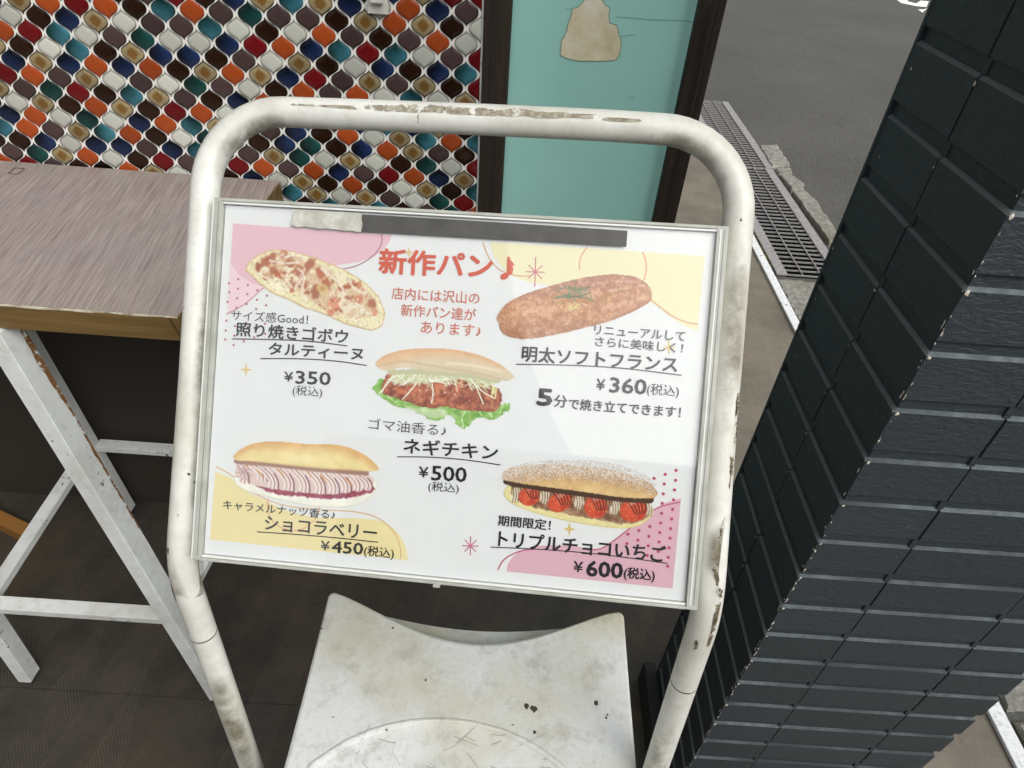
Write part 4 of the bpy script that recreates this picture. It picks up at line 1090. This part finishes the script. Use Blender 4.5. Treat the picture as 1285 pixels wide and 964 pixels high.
LT = [
 ("サイズ感Good！", (290.8, 395.3), (387, 401.2), 13, DK, .0),
 ("照り焼きゴボウ", (296.8, 412.8), (437, 422.7), 17.5, DK, .02),
 ("タルティーヌ", (337.9, 437.6), (455.5, 444.5), 15.5, DK, .025),
 ("¥", (357.2, 472.3), (367.9, 473), 11.5, DK, .02), ("350", (371.6, 473.4), (415, 475.5), 16, DK, .025), ("(税込)", (367.5, 490.5), (404.7, 493), 14.5, DK, .0),
 ("新作パン", (476.6, 327.6), (617.7, 334.5), 30, OG, .03), ("♪", (629, 336.5), (645.7, 337), 27, OG, .02),
 ("店内には沢山の", (492, 368), (602, 374.7), 15, OG2, .008), ("新作パン達が", (503.6, 389), (597.4, 395.5), 15, OG2, .008), ("あります♪", (528.5, 410.5), (603.6, 415.5), 14.5, OG2, .008),
 ("リニューアルして", (746, 413.8), (859.7, 422.5), 11.5, DK, .01), ("さらに美味しく！", (747, 428.3), (857, 437.3), 12, DK, .01),
 ("明太ソフトフランス", (655.4, 443.7), (849.8, 458), 19, (38, 38, 42), .02),
 ("¥", (748.7, 482), (759, 483), 13, BK, .02), ("360", (765.6, 483), (811, 486), 18, BK, .025), ("(税込)", (812, 489), (852, 492), 16, BK, .0),
 ("5", (675, 498), (692.5, 499.3), 19.5, BK, .055), ("分", (695.6, 503), (711.6, 504.5), 15, BK, .015), ("で焼き立てできます！", (713.7, 506.5), (854, 517.5), 13.5, BK, .02),
 ("ゴマ油香る♪", (462.9, 531.5), (560.4, 540.3), 14.5, DK, .0),
 ("ネギチキン", (507, 559), (624.7, 568), 19, (36, 36, 40), .02),
 ("¥", (526, 592), (537.6, 592.8), 13, BK, .02), ("500", (542, 593.5), (585.5, 596), 18, BK, .025), ("(税込)", (537.6, 611), (576, 613.5), 14, BK, .0),
 ("キャラメルナッツ香る♪", (280.7, 633), (420.9, 646.2), 12, DK, .01),
 ("ショコラベリー", (333, 656), (473, 669.3), 17.5, DK, .018),
 ("¥", (403, 684), (413.9, 685), 11.5, DK, .02), ("450", (417, 686), (455.7, 688.8), 14.5, (58, 58, 56), .03), ("(税込)", (457.2, 691.5), (494.5, 695.5), 15, (34, 34, 34), .01),
 ("期間限定！", (625.3, 652.8), (691, 659), 13, BK, .02),
 ("トリプルチョコいちご", (626, 675.3), (835, 695.5), 19.5, BK, .022),
 ("¥", (720, 710.5), (731.4, 711.6), 13, BK, .02), ("600", (736.4, 713), (781, 716.3), 18.5, BK, .04), ("(税込)", (783, 719.3), (821.5, 723), 16, BK, .02)]
for s, l, r, h, c, w in LT: lettering(s, l, r, h, c, w)
for pts in ([(291.5, 425.4), (340, 426), (390, 428), (436, 434.2)], [(327, 450.2), (370, 449.8), (420, 452.5), (460.6, 458.7)],
            [(647.6, 457.2), (710, 458), (780, 461.5), (855, 471)], [(498.4, 573.2), (540, 573.4), (585, 576.8), (628, 583.5)],
            [(322.8, 667.3), (380, 671), (430, 675.5), (474.9, 680.4)], [(615.6, 686.5), (690, 689.5), (770, 697), (837.7, 707)]):
    P = smoothpoly(pts, 2, False); Q = [Vector(uv(p[0], p[1])) for p in P]; vs, fs = [], []
    for k, p in enumerate(Q):
        t = (Q[min(k + 1, len(Q) - 1)] - Q[max(k - 1, 0)]).normalized(); nn = Vector((-t.y, t.x)) * .00045
        vs += [p - nn, p + nn]
        if k: a = 2 * k; fs.append((a - 2, a - 1, a + 1, a))
    put('name_underline', vs, fs, ink(60, 50, 56), d=0.00060)
#PICTURES#
# --- printed bread photographs: colours computed point by point on a fine grid
RN = np.random.RandomState(4)
LATT = RN.rand(64, 64)
def vnoise(x, y, s, seed=0):
    ca, sa = math.cos(.6 + seed * 1.1), math.sin(.6 + seed * 1.1); x, y = (x * ca - y * sa) / s + seed * 7.31, (x * sa + y * ca) / s + seed * 3.77
    xi, yi = np.floor(x).astype(int), np.floor(y).astype(int); fx, fy = x - xi, y - yi
    fx, fy = fx * fx * (3 - 2 * fx), fy * fy * (3 - 2 * fy)
    g = lambda a, b: LATT[a % 64, b % 64]
    return (g(xi, yi) * (1 - fx) + g(xi + 1, yi) * fx) * (1 - fy) + (g(xi, yi + 1) * (1 - fx) + g(xi + 1, yi + 1) * fx) * fy
def fbm(x, y, s, seed=0, o=3):
    return sum(vnoise(x, y, s / 2 ** k, seed + k) * .5 ** k for k in range(o)) / sum(.5 ** k for k in range(o))
def sstep(a, b, x):
    t = np.clip((x - a) / (b - a), 0, 1); return t * t * (3 - 2 * t)
class Pic:
    def __init__(s, x0, y0, x1, y1, step=0.85):
        s.step = step
        s.X, s.Y = np.meshgrid(np.arange(x0, x1, step), np.arange(y0, y1, step)); s.C = np.zeros(s.X.shape + (3,)); s.A = np.zeros(s.X.shape)
    def sdist(s, pts, closed=True):
        """signed distance to a polygon (positive inside) or distance to an open line"""
        P = [np.array(p, float) for p in pts]; n = len(P); D = np.full(s.X.shape, 1e9); ins = np.zeros(s.X.shape, bool)
        for k in range(n if closed else n - 1):
            a, b = P[k], P[(k + 1) % n]; d = b - a; L = d.dot(d) + 1e-9
            t = np.clip(((s.X - a[0]) * d[0] + (s.Y - a[1]) * d[1]) / L, 0, 1)
            D = np.minimum(D, np.hypot(s.X - a[0] - t * d[0], s.Y - a[1] - t * d[1]))
            if closed:
                c = (a[1] > s.Y) != (b[1] > s.Y)
                xx = a[0] + (s.Y - a[1]) * (b[0] - a[0]) / ((b[1] - a[1]) if abs(b[1] - a[1]) > 1e-9 else 1e-9)
                ins ^= c & (s.X < xx)
        return np.where(ins, D, -D) if closed else D
    def lay(s, a, col, grow=True):
        a = np.clip(a, 0, 1); col = np.asarray(col, float)
        if grow:
            s.C = np.where((s.A < .02)[..., None] & (a > 0)[..., None], col, s.C)
            s.A = np.maximum(s.A, a)
        s.C = s.C * (1 - a[..., None]) + col * a[..., None]
    def blob(s, x, y, rx, ry, col, ang=0.0, soft=.35, amt=1.0, wob=.25, grow=False):
        c, n = math.cos(ang), math.sin(ang); dx, dy = s.X - x, s.Y - y
        r = np.hypot((dx * c + dy * n) / rx, (-dx * n + dy * c) / ry) + (fbm(s.X, s.Y, 6, int(x) % 17) - .5) * wob * 2
        s.lay(amt * (1 - sstep(1 - soft, 1, r)), col, grow)
    def stroke(s, pts, w, col, amt=1.0, soft=.6, grow=False):
        d = s.sdist(smoothpoly(pts, 1, False), False); s.lay(amt * (1 - sstep(w * (1 - soft), w, d)), col, grow)
    def build(s):
        H, W = s.X.shape; idx = -np.ones((H, W), int); use = s.A > .5
        cell = use[:-1, :-1] & use[1:, :-1] & use[:-1, 1:] & use[1:, 1:]
        vm = np.zeros((H, W), bool); vm[:-1, :-1] |= cell; vm[1:, :-1] |= cell; vm[:-1, 1:] |= cell; vm[1:, 1:] |= cell
        idx[vm] = np.arange(vm.sum()); d = LAY[0]; LAY[0] += 0.00002
        pts = [B(*uv(x, y), 0.0005) - PO for x, y in zip(s.X[vm], s.Y[vm])]
        js, is_ = np.nonzero(cell)
        fs = [(idx[j, i], idx[j + 1, i], idx[j + 1, i + 1], idx[j, i + 1]) for j, i in zip(js, is_)]
        o = mesh_obj('printed_bread', pts, [tuple(int(q) for q in f) for f in fs], PICM, poster)
        at = o.data.color_attributes.new('print', 'FLOAT_COLOR', 'POINT')
        c = lin(np.clip(s.C[vm], 0, 255)) * PGAIN; at.data.foreach_set('color', np.concatenate([c, np.ones((len(c), 1))], 1).astype('f').ravel())
        return o
PGAIN = 1.0
m = NM('printed food picture'); at = m.n('ShaderNodeVertexColor'); at.layer_name = 'print'
m.set(Base_Color=at.outputs[0], Roughness=0.7); PICM = m.m
def zz(x0, y0, k, l): return [(x0 + a * k, y0 + b * k) for a, b in l]
rb = random.Random(21)

# flat open bread with brown topping, top left
q = lambda l: zz(250, 240, .2075, l)
p = Pic(300, 305, 490, 422); X, Y = p.X, p.Y
out = smoothpoly(q([(278, 480), (290, 450), (305, 415), (360, 380), (430, 352), (520, 350), (640, 380), (760, 420), (900, 480), (1000, 545), (1080, 620), (1120, 700), (1128, 780), (1085, 845), (1000, 838), (880, 805), (760, 745), (640, 712), (560, 665), (480, 640), (400, 590), (320, 520)]), 2)
sd = p.sdist(out) + (fbm(X, Y, 5, 2) - .5) * 2.4
n1, n2 = fbm(X, Y, 9, 1), fbm(X, Y, 3.2, 5)
base = np.array([242, 234, 198.]) + (n1[..., None] - .5) * np.array([30, 34, 60.])
p.lay(sstep(-.6, .5, sd), base)
p.lay((1 - sstep(.5, 3.2, sd)) * .7, (208, 168, 112), False)
tx = (X - 303) / 185; edge = sstep(3, 9, sd)
core = p.sdist(q([(330, 470), (370, 400), (520, 362), (700, 420), (860, 500), (990, 560), (1080, 660), (1060, 760), (960, 780), (820, 760), (700, 690), (600, 620), (480, 560), (380, 540)]))
cm = sstep(-1, 4, core)
p.lay(cm * .9 * sstep(.2, .5, fbm(X, Y, 11, 9)), (222, 192, 160), False)
for bx, by, r in ((400, 430, 50), (445, 395, 38), (512, 378, 40), (360, 455, 26), (440, 480, 46), (545, 440, 46), (480, 500, 36), (620, 495, 60), (575, 560, 44), (665, 440, 48), (735, 500, 46), (640, 560, 36), (700, 610, 52), (760, 560, 44), (820, 690, 60), (800, 730, 40), (850, 600, 30), (920, 560, 42), (1000, 620, 32), (970, 560, 30), (1040, 680, 42), (1060, 730, 30), (960, 655, 36), (560, 600, 26), (880, 590, 26), (400, 520, 28)):
    x, y = q([(bx, by)])[0]; r *= .2075
    col = np.array([186, 112, 82.]) + rb.uniform(-18, 18) + np.array([12, 6, 4.]) * rb.uniform(-1, 1)
    if bx > 780: col = col + np.array([16, 18, 20.])
    p.blob(x, y, r * 1.0, r * .8, col, rb.uniform(0, 3), .5, .88, .42)
p.lay(cm * sstep(.60, .72, fbm(X, Y, 7, 21)) * .7, (164, 84, 56), False)
p.lay(cm * sstep(.60, .72, fbm(X, Y, 9, 33)) * .7, (246, 238, 214), False)
p.blob(*q([(745, 590)])[0], 10, 8, (216, 190, 130), 0.3, .4, .95); p.blob(*q([(745, 590)])[0], 4.5, 4, (196, 140, 92), 0, .5, .7)
for a in ([(600, 470), (640, 500), (600, 560), (580, 590)], [(430, 420), (520, 440), (600, 430)], [(520, 400), (600, 380), (640, 410)], [(640, 520), (620, 600), (640, 660)], [(560, 470), (520, 520), (560, 580)], [(740, 470), (800, 520), (860, 560)], [(850, 560), (880, 610), (860, 680)], [(950, 680), (1000, 720), (940, 760)], [(470, 540), (540, 600)], [(900, 520), (940, 600), (1000, 620)], [(360, 500), (440, 540)], [(900, 700), (960, 700), (1020, 740)]):
    p.stroke(q(a), 2.3, (244, 234, 216), .8)
p.stroke(q([(585, 575), (640, 470)]), 2.4, (234, 200, 190), .85)
p.lay(sstep(.70, .84, vnoise(X, Y, 1.5, 8)) * .35 * sstep(0, 2, sd), (150, 120, 80), False)
p.build()

# brown split loaf with green herb, top right
q = lambda l: zz(610, 290, .2593, l)
p = Pic(618, 340, 824, 430); X, Y = p.X, p.Y
out = smoothpoly(q([(45, 425), (60, 395), (90, 355), (150, 318), (250, 280), (380, 245), (500, 217), (620, 207), (720, 216), (770, 245), (802, 285), (805, 310), (800, 345), (720, 390), (600, 440), (460, 475), (330, 505), (200, 527), (110, 517), (68, 490), (62, 450)]), 2)
sd = p.sdist(out); n = fbm(X, Y, 7, 3)
vert = np.clip((Y - (368 - (X - 622) * .10)) / 55, -0.3, 1.3)
base = np.array([200, 142, 104.]) + (n[..., None] - .5) * np.array([60, 62, 56.])
p.lay(sstep(-.6, .6, sd + (fbm(X, Y, 4, 2) - .5) * 1.2), base)
p.lay((1 - sstep(.5, 7, sd)) * .55, (168, 108, 76), False)
p.lay(sstep(.55, 1.0, vert) * .45, (166, 112, 76), False)
p.lay((1 - sstep(0, .26, vert)) * .5, (176, 124, 110), False)
for a, w, c, am in (([(150, 370), (300, 340), (420, 350), (560, 330), (650, 290), (760, 280)], 9, (222, 168, 126), .6), ([(130, 400), (260, 380), (330, 390)], 8, (226, 176, 138), .6), ([(560, 380), (680, 350), (770, 320)], 6, (224, 180, 150), .6),
                    ([(320, 350), (400, 340), (520, 345), (600, 300), (720, 270)], 4.5, (176, 116, 60), .7), ([(330, 400), (440, 400), (540, 410), (590, 400)], 7, (186, 122, 66), .6), ([(600, 290), (680, 278), (760, 262)], 3.2, (236, 210, 184), .7), ([(520, 260), (640, 240), (740, 250)], 3, (230, 196, 176), .5)):
    p.stroke(q(a), w, c, am, .9)
p.lay(sstep(.50, .75, fbm(X, Y, 8, 14)) * .5, (226, 184, 150), False)
p.lay(sstep(.50, .70, fbm(X, Y, 5, 77)) * .4 * sstep(0, 4, sd), (158, 98, 60), False)
p.lay(sstep(.60, .85, vnoise(X, Y, 1.6, 31)) * .35, (150, 92, 60), False)
p.lay(sstep(.74, .90, vnoise(X, Y, 1.7, 37)) * .35, (244, 224, 204), False)
for k in range(70):
    x, y = q([(rb.gauss(430, 50), rb.gauss(302, 19))])[0]; p.blob(x, y, rb.uniform(1, 3), rb.uniform(.8, 1.6), (rb.randint(84, 130), rb.randint(124, 148), rb.randint(88, 116)), rb.uniform(0, 3), .5, .85)
for a in ([(330, 325), (400, 318), (480, 322), (520, 340)], [(400, 270), (440, 290), (500, 270)], [(380, 310), (440, 320), (500, 300)]): p.stroke(q(a), 1.4, (92, 112, 74), .8)
for k in range(46):
    x, y = q([(rb.gauss(425, 36), rb.gauss(368, 11))])[0]; p.blob(x, y, rb.uniform(1, 2.6), rb.uniform(.8, 1.6), (rb.randint(206, 232), rb.randint(192, 214), rb.randint(112, 150)), rb.uniform(0, 3), .5, .85)
for k in range(18):
    x, y = q([(rb.gauss(560, 30), rb.gauss(315, 22))])[0]; p.blob(x, y, 1.4, 1, (148, 128, 78), rb.uniform(0, 3), .5, .8)
p.build()

# chicken sandwich with shredded leek and lettuce, middle
q = lambda l: zz(440, 420, .2178, l)
p = Pic(464, 434, 650, 542); X, Y = p.X, p.Y
let = smoothpoly(q([(125, 300), (150, 262), (185, 250), (250, 330), (420, 400), (600, 420), (850, 430), (862, 395), (900, 388), (922, 392), (915, 440), (875, 460), (860, 485), (800, 492), (760, 475), (700, 495), (690, 530), (650, 545), (612, 520), (600, 490), (565, 455), (540, 490), (480, 498), (430, 480), (415, 455), (360, 440), (280, 420), (200, 385), (155, 350), (128, 325)]), 1)
sd = p.sdist(let) + (fbm(X, Y, 5, 6) - .5) * 4.5
p.lay(sstep(-.5, .5, sd), np.array([140, 190, 92.]) + (fbm(X, Y, 6, 3)[..., None] - .5) * np.array([120, 84, 130.]))
p.lay(sstep(.58, .72, fbm(X, Y, 5, 41)) * .7 * sstep(0, 1, sd), (104, 156, 62), False)
p.lay(sstep(.62, .74, fbm(X, Y, 4, 47)) * .7 * sstep(0, 1, sd), (214, 232, 186), False)
for a in ([(660, 440), (640, 480), (650, 530)], [(680, 440), (690, 480)], [(800, 450), (820, 480)], [(200, 340), (260, 390)], [(880, 400), (860, 450)]): p.stroke(q(a), 1.0, (226, 240, 200), .8)
p.lay(sstep(.50, .62, fbm(X, Y, 4.5, 91)) * .5 * (p.A > .5), (120, 168, 70), False)
lo_ = p.sdist(smoothpoly(q([(300, 400), (420, 425), (560, 420), (560, 470), (500, 490), (430, 480), (330, 450)]), 2)); p.lay(sstep(-1, 3, lo_) * .55, (236, 238, 226), True)
ch = smoothpoly(q([(175, 300), (195, 250), (225, 210), (300, 205), (500, 225), (700, 240), (800, 280), (850, 300), (872, 330), (878, 370), (850, 440), (780, 445), (700, 440), (600, 425), (540, 410), (480, 430), (410, 415), (330, 390), (240, 360), (180, 345)]), 2)
sd = p.sdist(ch) + (fbm(X, Y, 5, 16) - .5) * 3
n = fbm(X, Y, 6, 51)
p.lay(sstep(-.5, .7, sd), np.array([168, 88, 58.]) + (n[..., None] - .5) * np.array([140, 110, 76.]))
p.lay((1 - sstep(0, 3.5, sd)) * sstep(0, .5, sd) * .7, (124, 62, 44), False)
p.lay(sstep(.55, .7, fbm(X, Y, 3.5, 55)) * .55 * sstep(0, 1, sd), (216, 150, 110), False)
p.lay(sstep(.62, .74, fbm(X, Y, 3.2, 58)) * .6 * sstep(0, 1, sd), (120, 58, 36), False)
for x, y in ((440, 318), (478, 345), (400, 320), (544, 333), (600, 345), (640, 300), (345, 320)): p.blob(*q([(x, y)])[0], 2.2, 1.3, (246, 230, 216), 0, .6, .8)
fill = p.sdist(smoothpoly(q([(240, 215), (300, 190), (420, 195), (560, 220), (700, 235), (800, 250), (850, 290), (800, 300), (700, 270), (620, 262), (520, 275), (420, 285), (330, 280), (230, 300)]), 1)) + (fbm(X, Y, 4, 61) - .5) * 5
p.lay(sstep(-1, 2, fill) * .9, np.array([206, 208, 176.]) + (fbm(X, Y, 3, 64)[..., None] - .5) * np.array([80, 70, 90.]))
for k in range(120):
    t = rb.random(); cx_ = 240 + t * 590; cy_ = 235 + 30 * t + rb.uniform(-28, 34); a = rb.gauss(-.35 if t < .3 else .55, .6); L = rb.uniform(20, 62)
    c_ = rb.choice([(236, 238, 216), (226, 230, 196), (214, 220, 176), (244, 244, 230), (198, 200, 150)])
    p.stroke(q([(cx_ - L * math.cos(a), cy_ - L * math.sin(a)), (cx_ + 3, cy_ + rb.uniform(-8, 8)), (cx_ + L * math.cos(a), cy_ + L * math.sin(a))]), rb.uniform(.6, 1.0), c_, .9, .5, False)
for a in ([(265, 185), (250, 240), (160, 345)], [(380, 280), (340, 330), (300, 372)], [(470, 290), (478, 340), (466, 395)], [(665, 225), (720, 290), (765, 400)], [(690, 260), (760, 330), (830, 368)], [(240, 240), (200, 290), (180, 335)], [(300, 230), (370, 200), (400, 190)]): p.stroke(q(a), 1.0, (238, 240, 222), .95, .4, True)
for k in range(8): 
    x, y = q([(rb.uniform(815, 850), rb.uniform(300, 345))])[0]; p.stroke([(x, y - 5), (x - 1.5, y + 5)], 1.1, (232, 232, 160), .8)
p.stroke(q([(225, 218), (400, 212), (560, 228), (720, 240), (850, 268)]), 4, (196, 196, 160), 1, .5, True)
bun = smoothpoly(q([(138, 175), (150, 150), (200, 112), (300, 84), (450, 74), (620, 84), (760, 118), (880, 175), (945, 238), (948, 250), (900, 272), (860, 262), (800, 255), (720, 232), (620, 222), (500, 215), (400, 205), (300, 185), (215, 215), (165, 198)]), 2)
sd = p.sdist(bun); v = (Y - (436 + np.abs(X - 555) ** 2 / 420)) / 34
col = np.array([228, 190, 152.])[None, None] * (1 - sstep(.1, .6, v)[..., None]) + np.array([224, 208, 180.])[None, None] * sstep(.1, .6, v)[..., None]
p.lay(sstep(-.6, .6, sd), col + (fbm(X, Y, 12, 71)[..., None] - .5) * 18)
p.lay(sstep(.55, .9, v) * .5 * sstep(-.2, .4, sd), (206, 190, 158), False)
p.stroke(q([(150, 155), (210, 115), (300, 92), (450, 82), (620, 92), (760, 128), (880, 185)]), 5, (222, 170, 124), .5, .95)
p.stroke(q([(560, 165), (660, 172), (760, 186), (860, 210)]), 3, (246, 232, 208), .6, .9)
p.stroke(q([(150, 180), (240, 165), (300, 150), (420, 170), (560, 195), (700, 215), (860, 255)]), 2.4, (196, 176, 140), .5, .9)
p.build()

# cream and berry roll, lower left
q = lambda l: zz(240, 530, .2179, l)
p = Pic(288, 549, 482, 642); X, Y = p.X, p.Y
bot = smoothpoly(q([(240, 320), (258, 260), (330, 280), (600, 340), (900, 350), (1050, 320), (1082, 350), (1060, 410), (1000, 465), (900, 492), (760, 492), (620, 475), (480, 440), (330, 405), (255, 365)]), 2)
sd = p.sdist(bot)
p.lay(sstep(-.6, .6, sd), np.array([246, 245, 234.]) + (fbm(X, Y, 8, 3)[..., None] - .5) * 20); p.lay((1 - sstep(.3, 2.6, sd)) * .6, (208, 206, 178), False)
jam = p.sdist(smoothpoly(q([(330, 340), (420, 370), (560, 395), (700, 410), (900, 400), (1050, 360), (1060, 400), (960, 425), (860, 440), (760, 445), (640, 425), (540, 425), (430, 395)]), 2)) + (fbm(X, Y, 4, 5) - .5) * 4
p.lay(sstep(-1, 1, jam) * .9, np.array([150, 58, 84.]) + (fbm(X, Y, 5, 8)[..., None] - .5) * 60, False)
crm = smoothpoly(q([(250, 270), (270, 225), (330, 225), (600, 255), (900, 285), (1020, 295), (1060, 325), (1040, 375), (960, 390), (850, 412), (760, 415), (640, 402), (520, 388), (430, 375), (330, 355), (262, 320)]), 2)
sd = p.sdist(crm)
p.lay(sstep(-.8, .8, sd), (226, 204, 198))
seg = ((300, 295, 58, .7), (405, 290, 52, .9), (470, 325, 62, 1.0), (560, 330, 66, 1.0), (650, 340, 66, 1.05), (740, 350, 66, 1.05), (820, 355, 62, 1.05), (890, 350, 60, 1.0), (960, 345, 54, .95), (1010, 345, 44, .9))
for k, (sx_, sy_, L, a) in enumerate(seg):
    p.blob(*q([(sx_ + 4, sy_ + L * .62)])[0], 8.0, 6.0, (232, 216, 220), .2, .5, .95, .1)
    for r in range(6):
        c = [(244, 234, 238), (208, 172, 152), (246, 238, 242), (182, 142, 122), (240, 226, 226), (214, 190, 192)][r]
        p.stroke(q([(sx_ - 84 + r * 13, sy_ - L * .95), (sx_ - 40 + r * 12, sy_ - L * .35), (sx_ - 16 + r * 10, sy_ + L * .3), (sx_ - 22 + r * 10, sy_ + L * (.98 - abs(r - 2.5) * .10))]), 1.25, c, .92, .7)
    p.stroke(q([(sx_ + 8, sy_ - L * .5), (sx_ + 34, sy_ + L * .2), (sx_ + 34, sy_ + L * .95)]), 1.3, (112, 66, 72), .85, .7)
p.stroke(q([(270, 226), (450, 238), (700, 270), (1020, 296)]), 3.0, (196, 164, 140), .5, .9)
for k in range(7):
    x, y = q([(rb.uniform(300, 1000), rb.uniform(250, 300))])[0]
for x, y in ((527, 298), (405, 300), (320, 240), (770, 330), (915, 345), (680, 290)): p.stroke(q([(x - 26, y - 26), (x, y), (x + 10, y + 22)]), 1.5, (206, 150, 92), .8, .7)
p.blob(*q([(300, 290)])[0], 9, 8, (226, 204, 206), 0, .6, .5)
for r in range(8): a = r * .8; p.stroke(q([(300, 285), (300 + 34 * math.cos(a + .6), 290 + 30 * math.sin(a + .6)), (300 + 52 * math.cos(a + 1.1), 292 + 44 * math.sin(a + 1.1))]), 1.0, (176, 142, 138), .7, .7)
p.stroke(q([(262, 224), (450, 238), (600, 255), (760, 272), (1010, 290)]), 4.5, (168, 132, 118), 1, .4, True)
bun = smoothpoly(q([(235, 205), (245, 185), (300, 140), (380, 112), (480, 107), (600, 115), (700, 128), (800, 122), (900, 138), (990, 175), (1060, 230), (1088, 268), (1075, 283), (1000, 282), (900, 275), (760, 268), (600, 252), (450, 235), (330, 222), (270, 222)]), 2)
sd = p.sdist(bun); v = (Y - (553 + np.clip(np.abs(X - 370) - 30, 0, 99) ** 1.9 / 130)) / 36
t = sstep(.0, .55, v)[..., None]
p.lay(sstep(-.6, .6, sd), np.array([226, 178, 120.]) * (1 - t) + np.array([240, 222, 164.]) * t + (fbm(X, Y, 10, 11)[..., None] - .5) * 22)
p.lay((1 - sstep(.3, 3, sd)) * .5 * sstep(.4, .8, v) * sstep(-.2, .3, sd), (206, 170, 110), False)
p.blob(*q([(640, 205)])[0], 26, 7, (248, 238, 190), .05, .9, .6); p.blob(*q([(340, 180)])[0], 12, 6, (246, 230, 178), -.4, .9, .5)
p.build()

# strawberry chocolate roll dusted with sugar, lower right
q = lambda l: zz(580, 560, .249, l)
p = Pic(626, 574, 832, 666, .8); X, Y = p.X, p.Y
bot = smoothpoly(q([(205, 240), (215, 205), (260, 182), (500, 230), (800, 270), (940, 280), (972, 320), (955, 360), (900, 400), (830, 420), (700, 408), (560, 385), (400, 350), (300, 315), (230, 280)]), 2)
sd = p.sdist(bot); p.lay(sstep(-.6, .6, sd), np.array([232, 222, 162.]) + (fbm(X, Y, 8, 3)[..., None] - .5) * 26); p.lay((1 - sstep(.3, 2.2, sd)) * .5, (206, 178, 110), False)
ins = p.sdist(smoothpoly(q([(240, 240), (255, 195), (330, 190), (600, 235), (900, 265), (955, 300), (950, 350), (880, 385), (800, 392), (700, 375), (560, 345), (400, 320), (300, 285)]), 2)) + (fbm(X, Y, 4, 9) - .5) * 4
p.lay(sstep(-1, 1, ins), np.array([150, 112, 86.]) + (fbm(X, Y, 4, 19)[..., None] - .5) * np.array([130, 130, 110.]), False)
for cx_, cy_ in ((415, 250), (590, 280), (770, 310), (270, 240), (940, 310)):
    p.blob(*q([(cx_, cy_)])[0], 7, 12, (236, 228, 206), .2, .4, .9, .3)
    for r in range(4): p.stroke(q([(cx_ - 22 + r * 14, cy_ - 46), (cx_ - 6 + r * 12, cy_), (cx_ - 18 + r * 14, cy_ + 44)]), .9, (96, 66, 46), .75, .6)
p.stroke(q([(255, 195), (400, 208), (560, 232), (760, 262), (940, 275)]), 4, (66, 40, 26), .85, .6)
for k, (cx_, cy_, rx, ry, a) in enumerate(((338, 252, 14.5, 12.5, -.3), (492, 282, 16.5, 12.5, -.35), (672, 306, 15.5, 15, -.1), (862, 325, 18.5, 14.5, -.1))):
    x, y = q([(cx_, cy_)])[0]; p.blob(x, y, rx, ry, (206, 74, 46), a, .14, 1, .05)
    p.blob(x - 2, y + 2, rx * .75, ry * .7, (224, 96, 62), a, .8, .7, .05); p.blob(x + rx * .3, y + ry * .5, rx * .5, ry * .4, (178, 48, 34), a, .8, .6, .05)
    for r in range(26):
        g = rb.random() * 6.28; h = math.sqrt(rb.random()) * .85; p.blob(x + h * rx * math.cos(g), y + h * ry * math.sin(g), .7, .9, (238, 190, 120), 0, .5, .7, 0)
    for r in range(5): p.stroke([(x - rx * .5 + r * rx * .3, y - ry * .95), (x - rx * .1 + r * rx * .25, y - ry * .3), (x + rx * .1 + r * rx * .15, y + ry * .25)], 1.0, (58, 32, 24), .85, .5)
    p.blob(x - 1, y - ry * .62, rx * .62, ry * .34, (236, 208, 196), a, .9, .5, .5)
p.stroke(q([(222, 178), (420, 212), (600, 236), (780, 262), (950, 272)]), 5, (74, 48, 32), 1, .3, True)
bun = smoothpoly(q([(195, 155), (210, 118), (270, 105), (380, 92), (520, 92), (700, 108), (850, 142), (950, 185), (988, 225), (985, 252), (950, 265), (880, 262), (780, 256), (600, 228), (420, 205), (280, 185), (205, 172)]), 2)
sd = p.sdist(bun) + (fbm(X, Y, 3, 7) - .5) * 1.6; v = (Y - (582 + (X - 650) * .05 + np.abs(X - 722) ** 2 / 700)) / 30
t = sstep(.2, .9, v)[..., None]
p.lay(sstep(-.6, .6, sd), np.array([198, 154, 106.]) * (1 - t) + np.array([226, 192, 136.]) * t + (fbm(X, Y, 8, 81)[..., None] - .5) * 34)
gr = RN.rand(*X.shape)
p.lay((gr > (.25 + .75 * sstep(.0, .75, v))) * .85 * sstep(-.5, .6, sd), (232, 230, 226), False)
p.lay((RN.rand(*X.shape) > .82) * .5 * (1 - sstep(.3, .8, v)) * sstep(-.5, .6, sd), (128, 100, 70), False)
halo = p.sdist(smoothpoly(q([(215, 118), (300, 85), (420, 70), (560, 68), (700, 74), (860, 110), (970, 170), (985, 215), (850, 150), (700, 115), (520, 96), (380, 96)]), 2))
h = (RN.rand(*X.shape) > .62) & (halo > 0) & (p.A < .5)
p.C[(halo > -.5) & (p.A < .5)] = (232, 234, 236); p.C[h] = (196, 182, 168); p.A[(halo > -.5)] = 1
p.build()
